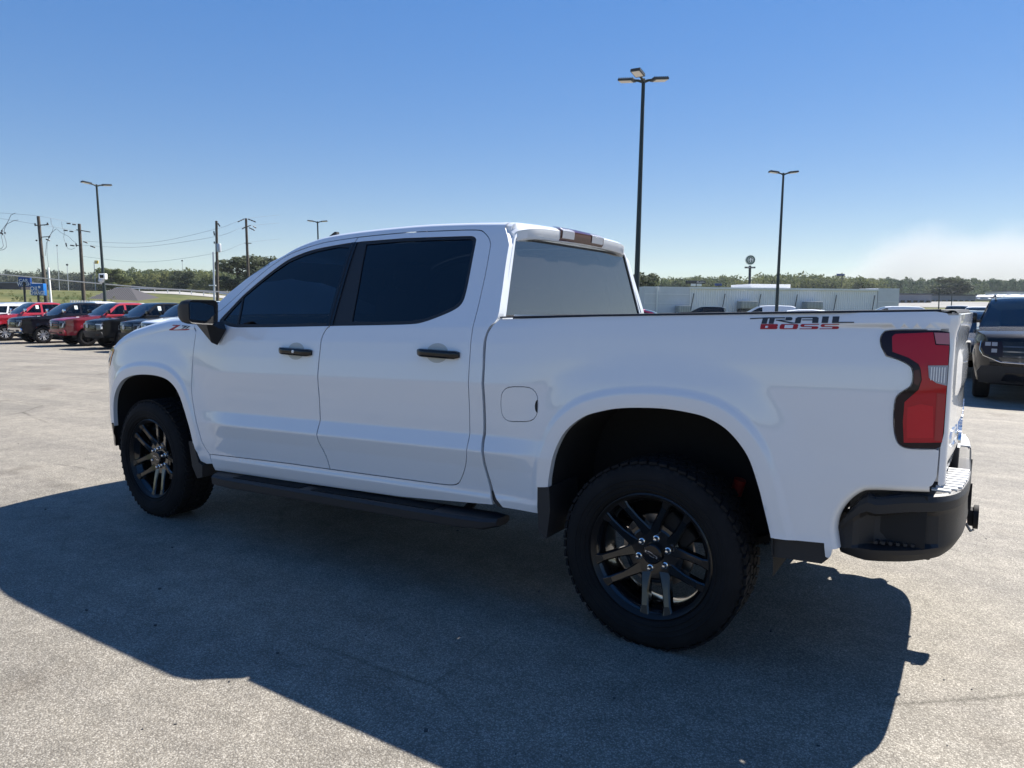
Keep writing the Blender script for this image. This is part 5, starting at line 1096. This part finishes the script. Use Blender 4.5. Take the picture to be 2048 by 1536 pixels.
# mass of far parked cars
cmb=MB(); rg=random.Random(5)
mm=[]
for i in range(150):
    u=rg.uniform(1952,2060); D=rg.uniform(240,300); p=gp(u,D); q=Matrix.Rotation(rg.choice((0.2,1.75,.25)),3,'Z')
    cmb.box((p[0],p[1],p[2]+.5),(4.4,1.8,.7),q,bev=.15); cmb.box((p[0],p[1],p[2]+1.1),(2.2,1.5,.6),q,bev=.2)
tag(cmb.build('far_parked_cars','silver_paint',smooth=30),'glittering mass of far parked cars left of the black vehicle roof','cars',kind='stuff')
# pylons and masts on the skyline
for u,v0,v1,D,lab in ((121,492,560,330,'thin lattice mast on the left skyline'),(368,522,545,340,'small mast top above the wood left of the transformer pole'),(139,530,556,260,'pale thin post between the two left utility poles')):
    b=gp(u,D); h=at(u,v0,D)[2]-b[2]; t=thing('radio_mast',lab,'mast',tuple(b),0)
    MB().tube([(0,0,0),(0,0,h)],[.16,.10],6).build('mast_pole','galv',t); MB().box((0,0,h),(.5,.5,.6)).build('antenna_head','sign_dark',t,smooth=0)
# ------------------------------------------------------------ trees
def crown_quads(rg,n,rad,kind):
    """leaf clumps: small quads scattered through the lobes of a crown"""
    lob=[]
    if kind=='pine':
        for k in range(9): z=.15+.85*k/8; lob.append((rg.normal(0,.06),rg.normal(0,.06),z,.42*(1.12-z)+.06))
    else:
        for k in range(13):
            z=rg.uniform(.28,.95); r=.42*math.sqrt(max(.05,1-((z-.55)/.55)**2)); a=rg.uniform(0,6.28); rr=r*rg.uniform(.3,1); lob.append((rr*math.cos(a),rr*math.sin(a),z,rg.uniform(.12,.22)))
    lob=np.array(lob); i=rg.integers(0,len(lob),n); d=rg.normal(size=(n,3)); d/=np.linalg.norm(d,axis=1)[:,None]; r=rg.uniform(.55,1.0,n)**.6
    c=lob[i,:3]+d*(lob[i,3]*r)[:,None]
    nrm=d+rg.normal(0,.55,(n,3)); nrm/=np.linalg.norm(nrm,axis=1)[:,None]; t=np.cross(nrm,rg.normal(size=(n,3))); t/=np.linalg.norm(t,axis=1)[:,None]; b=np.cross(nrm,t)
    sz=(rad*rg.uniform(.6,1.3,n))[:,None]
    V=np.stack([c+t*sz,c+b*sz*.7,c-t*sz,c-b*sz*.7],1).reshape(-1,3)
    return V
def tree(label,u,D,H,wd,m,n,seed,leaf=.035,name='broadleaf_tree',vt=None,group=None):
    b=gp(u,D); rg=np.random.default_rng(seed); 
    if vt: H=at(u,vt,D)[2]-b[2]
    t=thing(name,label,'tree',tuple(b),0,group)
    MB().tube([(0,0,-.3),(0.1,0,H*.3),(.2,.1,H*.6),(.1,.1,H*.85)],[H*.03,H*.022,H*.014,H*.004],8).build('trunk','bark',t)
    for k in range(5):
        a=k*1.3; MB().tube([(.1,0,H*(.25+.08*k)),(wd*.25*math.cos(a),wd*.25*math.sin(a),H*(.42+.09*k))],[H*.011,H*.003],6).build('limb','bark',t)
    V=crown_quads(rg,n,leaf,'b')*[wd*1.15,wd*1.15,H]
    MB().add(V,[(4*i,4*i+1,4*i+2,4*i+3) for i in range(n)]).build('crown',m,t,smooth=0)
tree('big rounded leafy tree behind the utility pole left of the windscreen',478,150,13,10.5,'leaf_dark',5200,3,.030,vt=515)
tree('leafy tree half hidden by the windscreen pillar of the cab',530,155,12,9,'leaf_dark',3600,4,.030,vt=521)
tree('dark tree standing in front of the wood near the small mast',372,215,10,9,'leaf_dark',2600,5,.034,vt=541)
tree('dark tree beside the lamp post at the left end of the warehouse',1284,125,8,7,'leaf_dark',2600,6,.036,vt=553)
tree('dark bushy tree above the far shops at the right',1893,268,12,15,'leaf_dark',2600,8,.036,vt=556)
tree('pale tree right of the left lamp post',226,190,9,9,'leaf_wood',2400,9,.036,vt=539)
def wood(name,label,m,u0,u1,n,Dr,vtop,kind,seed,nq,leaf,hmin=4):
    rg=np.random.default_rng(seed); prot=[crown_quads(rg,nq,leaf,kind) for _ in range(6)]; out=[]
    for i in range(n):
        f=rg.uniform(); u=u0+(u1-u0)*rg.uniform(); D=Dr[0]+(Dr[1]-Dr[0])*f**1.3; b=gp(u,D); vt=np.interp(u,*zip(*vtop))+rg.normal(0,2.2)+ (1-f)*5
        H=max(hmin,at(u,vt,D)[2]-b[2]); w=min(H*rg.uniform(.55,.85),11); a=rg.uniform(0,6.28); c,s=math.cos(a),math.sin(a); P=prot[i%6]
        out.append(np.stack([(P[:,0]*c-P[:,1]*s)*w*1.2+b[0],(P[:,0]*s+P[:,1]*c)*w*1.2+b[1],P[:,2]*H+b[2]-.06*H],1))
    V=np.vstack(out); me=bpy.data.meshes.new(name); N=len(V); me.vertices.add(N); me.vertices.foreach_set('co',V.astype(np.float32).ravel()); me.loops.add(N); me.loops.foreach_set('vertex_index',np.arange(N,dtype=np.int32)); me.polygons.add(N//4); me.polygons.foreach_set('loop_start',np.arange(0,N,4,dtype=np.int32)); me.update(); me.validate(); me.materials.append(MATS[m])
    return tag(link(name,me),label,'wood',kind='stuff')
wood('wood','tan and green wood along the left skyline','leaf_wood',205,620,230,(250,300),[(205,541),(300,541),(430,543),(620,545)],'b',21,330,.05)
wood('far_wood','dark hazy wood on the far left skyline','leaf_far',-160,420,230,(380,470),[(-160,544),(100,543),(180,545),(420,552)],'b',22,260,.055)
wood('mixed_wood','green mixed wood along the right skyline','leaf_wood',1230,1760,260,(290,360),[(1230,556),(1300,555),(1400,553),(1600,548),(1690,552),(1760,556)],'b',23,330,.05)
wood('pine_wood','dark pine wood along the far right skyline','leaf_pine',1660,2230,260,(340,430),[(1660,557),(1800,558),(1900,559),(2050,559),(2230,560)],'pine',24,300,.05)
wood('far_wood','low dark wood seen beyond the cab','leaf_far',560,1260,170,(380,470),[(560,552),(1260,557)],'b',25,200,.06)
# rough bushes below the signs at the left
wood('scrub','rough dry scrub below the blue signs','leaf_wood',-60,235,80,(84,100),[(-60,604),(235,604)],'b',26,160,.06,.5)

# ------------------------------------------------------------ haze and smoke
hz=bpy.data.materials.new('haze_air'); hz.use_nodes=True; t=hz.node_tree; t.nodes.clear(); o=t.nodes.new('ShaderNodeOutputMaterial'); pv=t.nodes.new('ShaderNodeVolumePrincipled')
pv.inputs['Color'].default_value=(.80,.88,1,1); pv.inputs['Density'].default_value=.00014; pv.inputs['Anisotropy'].default_value=.3; t.links.new(pv.outputs[0],o.inputs['Volume']); MATS['haze_air']=hz
tag(MB().box((100,-300,27),(1500,1500,64)).build('haze','haze_air',smooth=0),kind='stuff')

sm_=bpy.data.materials.new('smoke'); sm_.use_nodes=True; t=sm_.node_tree; t.nodes.clear(); L=t.links
o=t.nodes.new('ShaderNodeOutputMaterial'); pv=t.nodes.new('ShaderNodeVolumePrincipled'); pv.inputs['Color'].default_value=(.75,.73,.71,1); pv.inputs['Anisotropy'].default_value=.25
tc=t.nodes.new('ShaderNodeTexCoord'); sp_=t.nodes.new('ShaderNodeSeparateXYZ'); L.new(tc.outputs['Generated'],sp_.inputs[0])
fc=t.nodes.new('ShaderNodeFloatCurve'); c=fc.mapping.curves[0]
pts=[(0,.03),(.10,.10),(.20,.18),(.30,.30),(.38,.44),(.45,.66),(.52,.86),(.60,.78),(.68,.80),(.80,.82),(.92,.70),(1,.40)]
c.points[0].location=pts[0]; c.points[1].location=pts[-1]
for p in pts[1:-1]: c.points.new(*p)
fc.mapping.update(); L.new(sp_.outputs[0],fc.inputs['Value'])
n=t.nodes.new('ShaderNodeTexNoise'); n.inputs['Scale'].default_value=.010; n.inputs['Detail'].default_value=5; n.inputs['Roughness'].default_value=.55; L.new(tc.outputs['Object'],n.inputs['Vector'])
def mth(op,a,b=None,clamp=False):
    q=t.nodes.new('ShaderNodeMath'); q.operation=op; q.use_clamp=clamp
    for i,v in enumerate((a,b)):
        if v is None: continue
        if isinstance(v,(int,float)): q.inputs[i].default_value=v
        else: L.new(v,q.inputs[i])
    return q.outputs[0]
d_=mth('SUBTRACT',fc.outputs[0],sp_.outputs[2]); d_=mth('ADD',d_,mth('MULTIPLY',mth('SUBTRACT',n.outputs[0],.5),.55)); d_=mth('MULTIPLY',d_,3.2,True)
yy=mth('MULTIPLY',mth('ABSOLUTE',mth('SUBTRACT',sp_.outputs[1],.5)),2.0); d_=mth('MULTIPLY',d_,mth('SUBTRACT',1.0,mth('MULTIPLY',yy,yy),True))
L.new(mth('MULTIPLY',d_,.0050),pv.inputs['Density']); L.new(pv.outputs[0],o.inputs['Volume']); MATS['smoke']=sm_
a=at(1380,570,1600); c=at(2230,570,1600); ax=c-a; ax[2]=0; Ls=np.linalg.norm(ax); ang=math.atan2(ax[1],ax[0]); H_=at(1850,415,1600)[2]-12
mid=(a+c)/2
pl=MB().box((0,0,H_/2),(Ls,300,H_)).build('smoke_plume','smoke',smooth=0,loc=(mid[0],mid[1],12),rot=(0,0,ang))
tag(pl,'pale smoke plume rising over the right treeline','smoke',kind='stuff')

pb=MB(); rg=random.Random(9)
for i in range(80):
    u=rg.uniform(-100,2150); v=rg.uniform(700,1600); dr=_d+CR*(u-1024)/FPX-CU*(v-768)/FPX; k=-CZ/dr[2]; p=CAMP+dr*k
    if math.hypot(p[0]-CX,p[1]-CY)>26: continue
    r=rg.uniform(.003,.008)*1; pb.box((p[0],p[1],r*.3),(r*2,r*rg.uniform(1,1.8),r),rg.uniform(0,3),bev=r*.2)
tag(pb.build('pebbles','dash',smooth=0),'loose dark pebbles and crumbs on the asphalt','pebbles',kind='stuff')
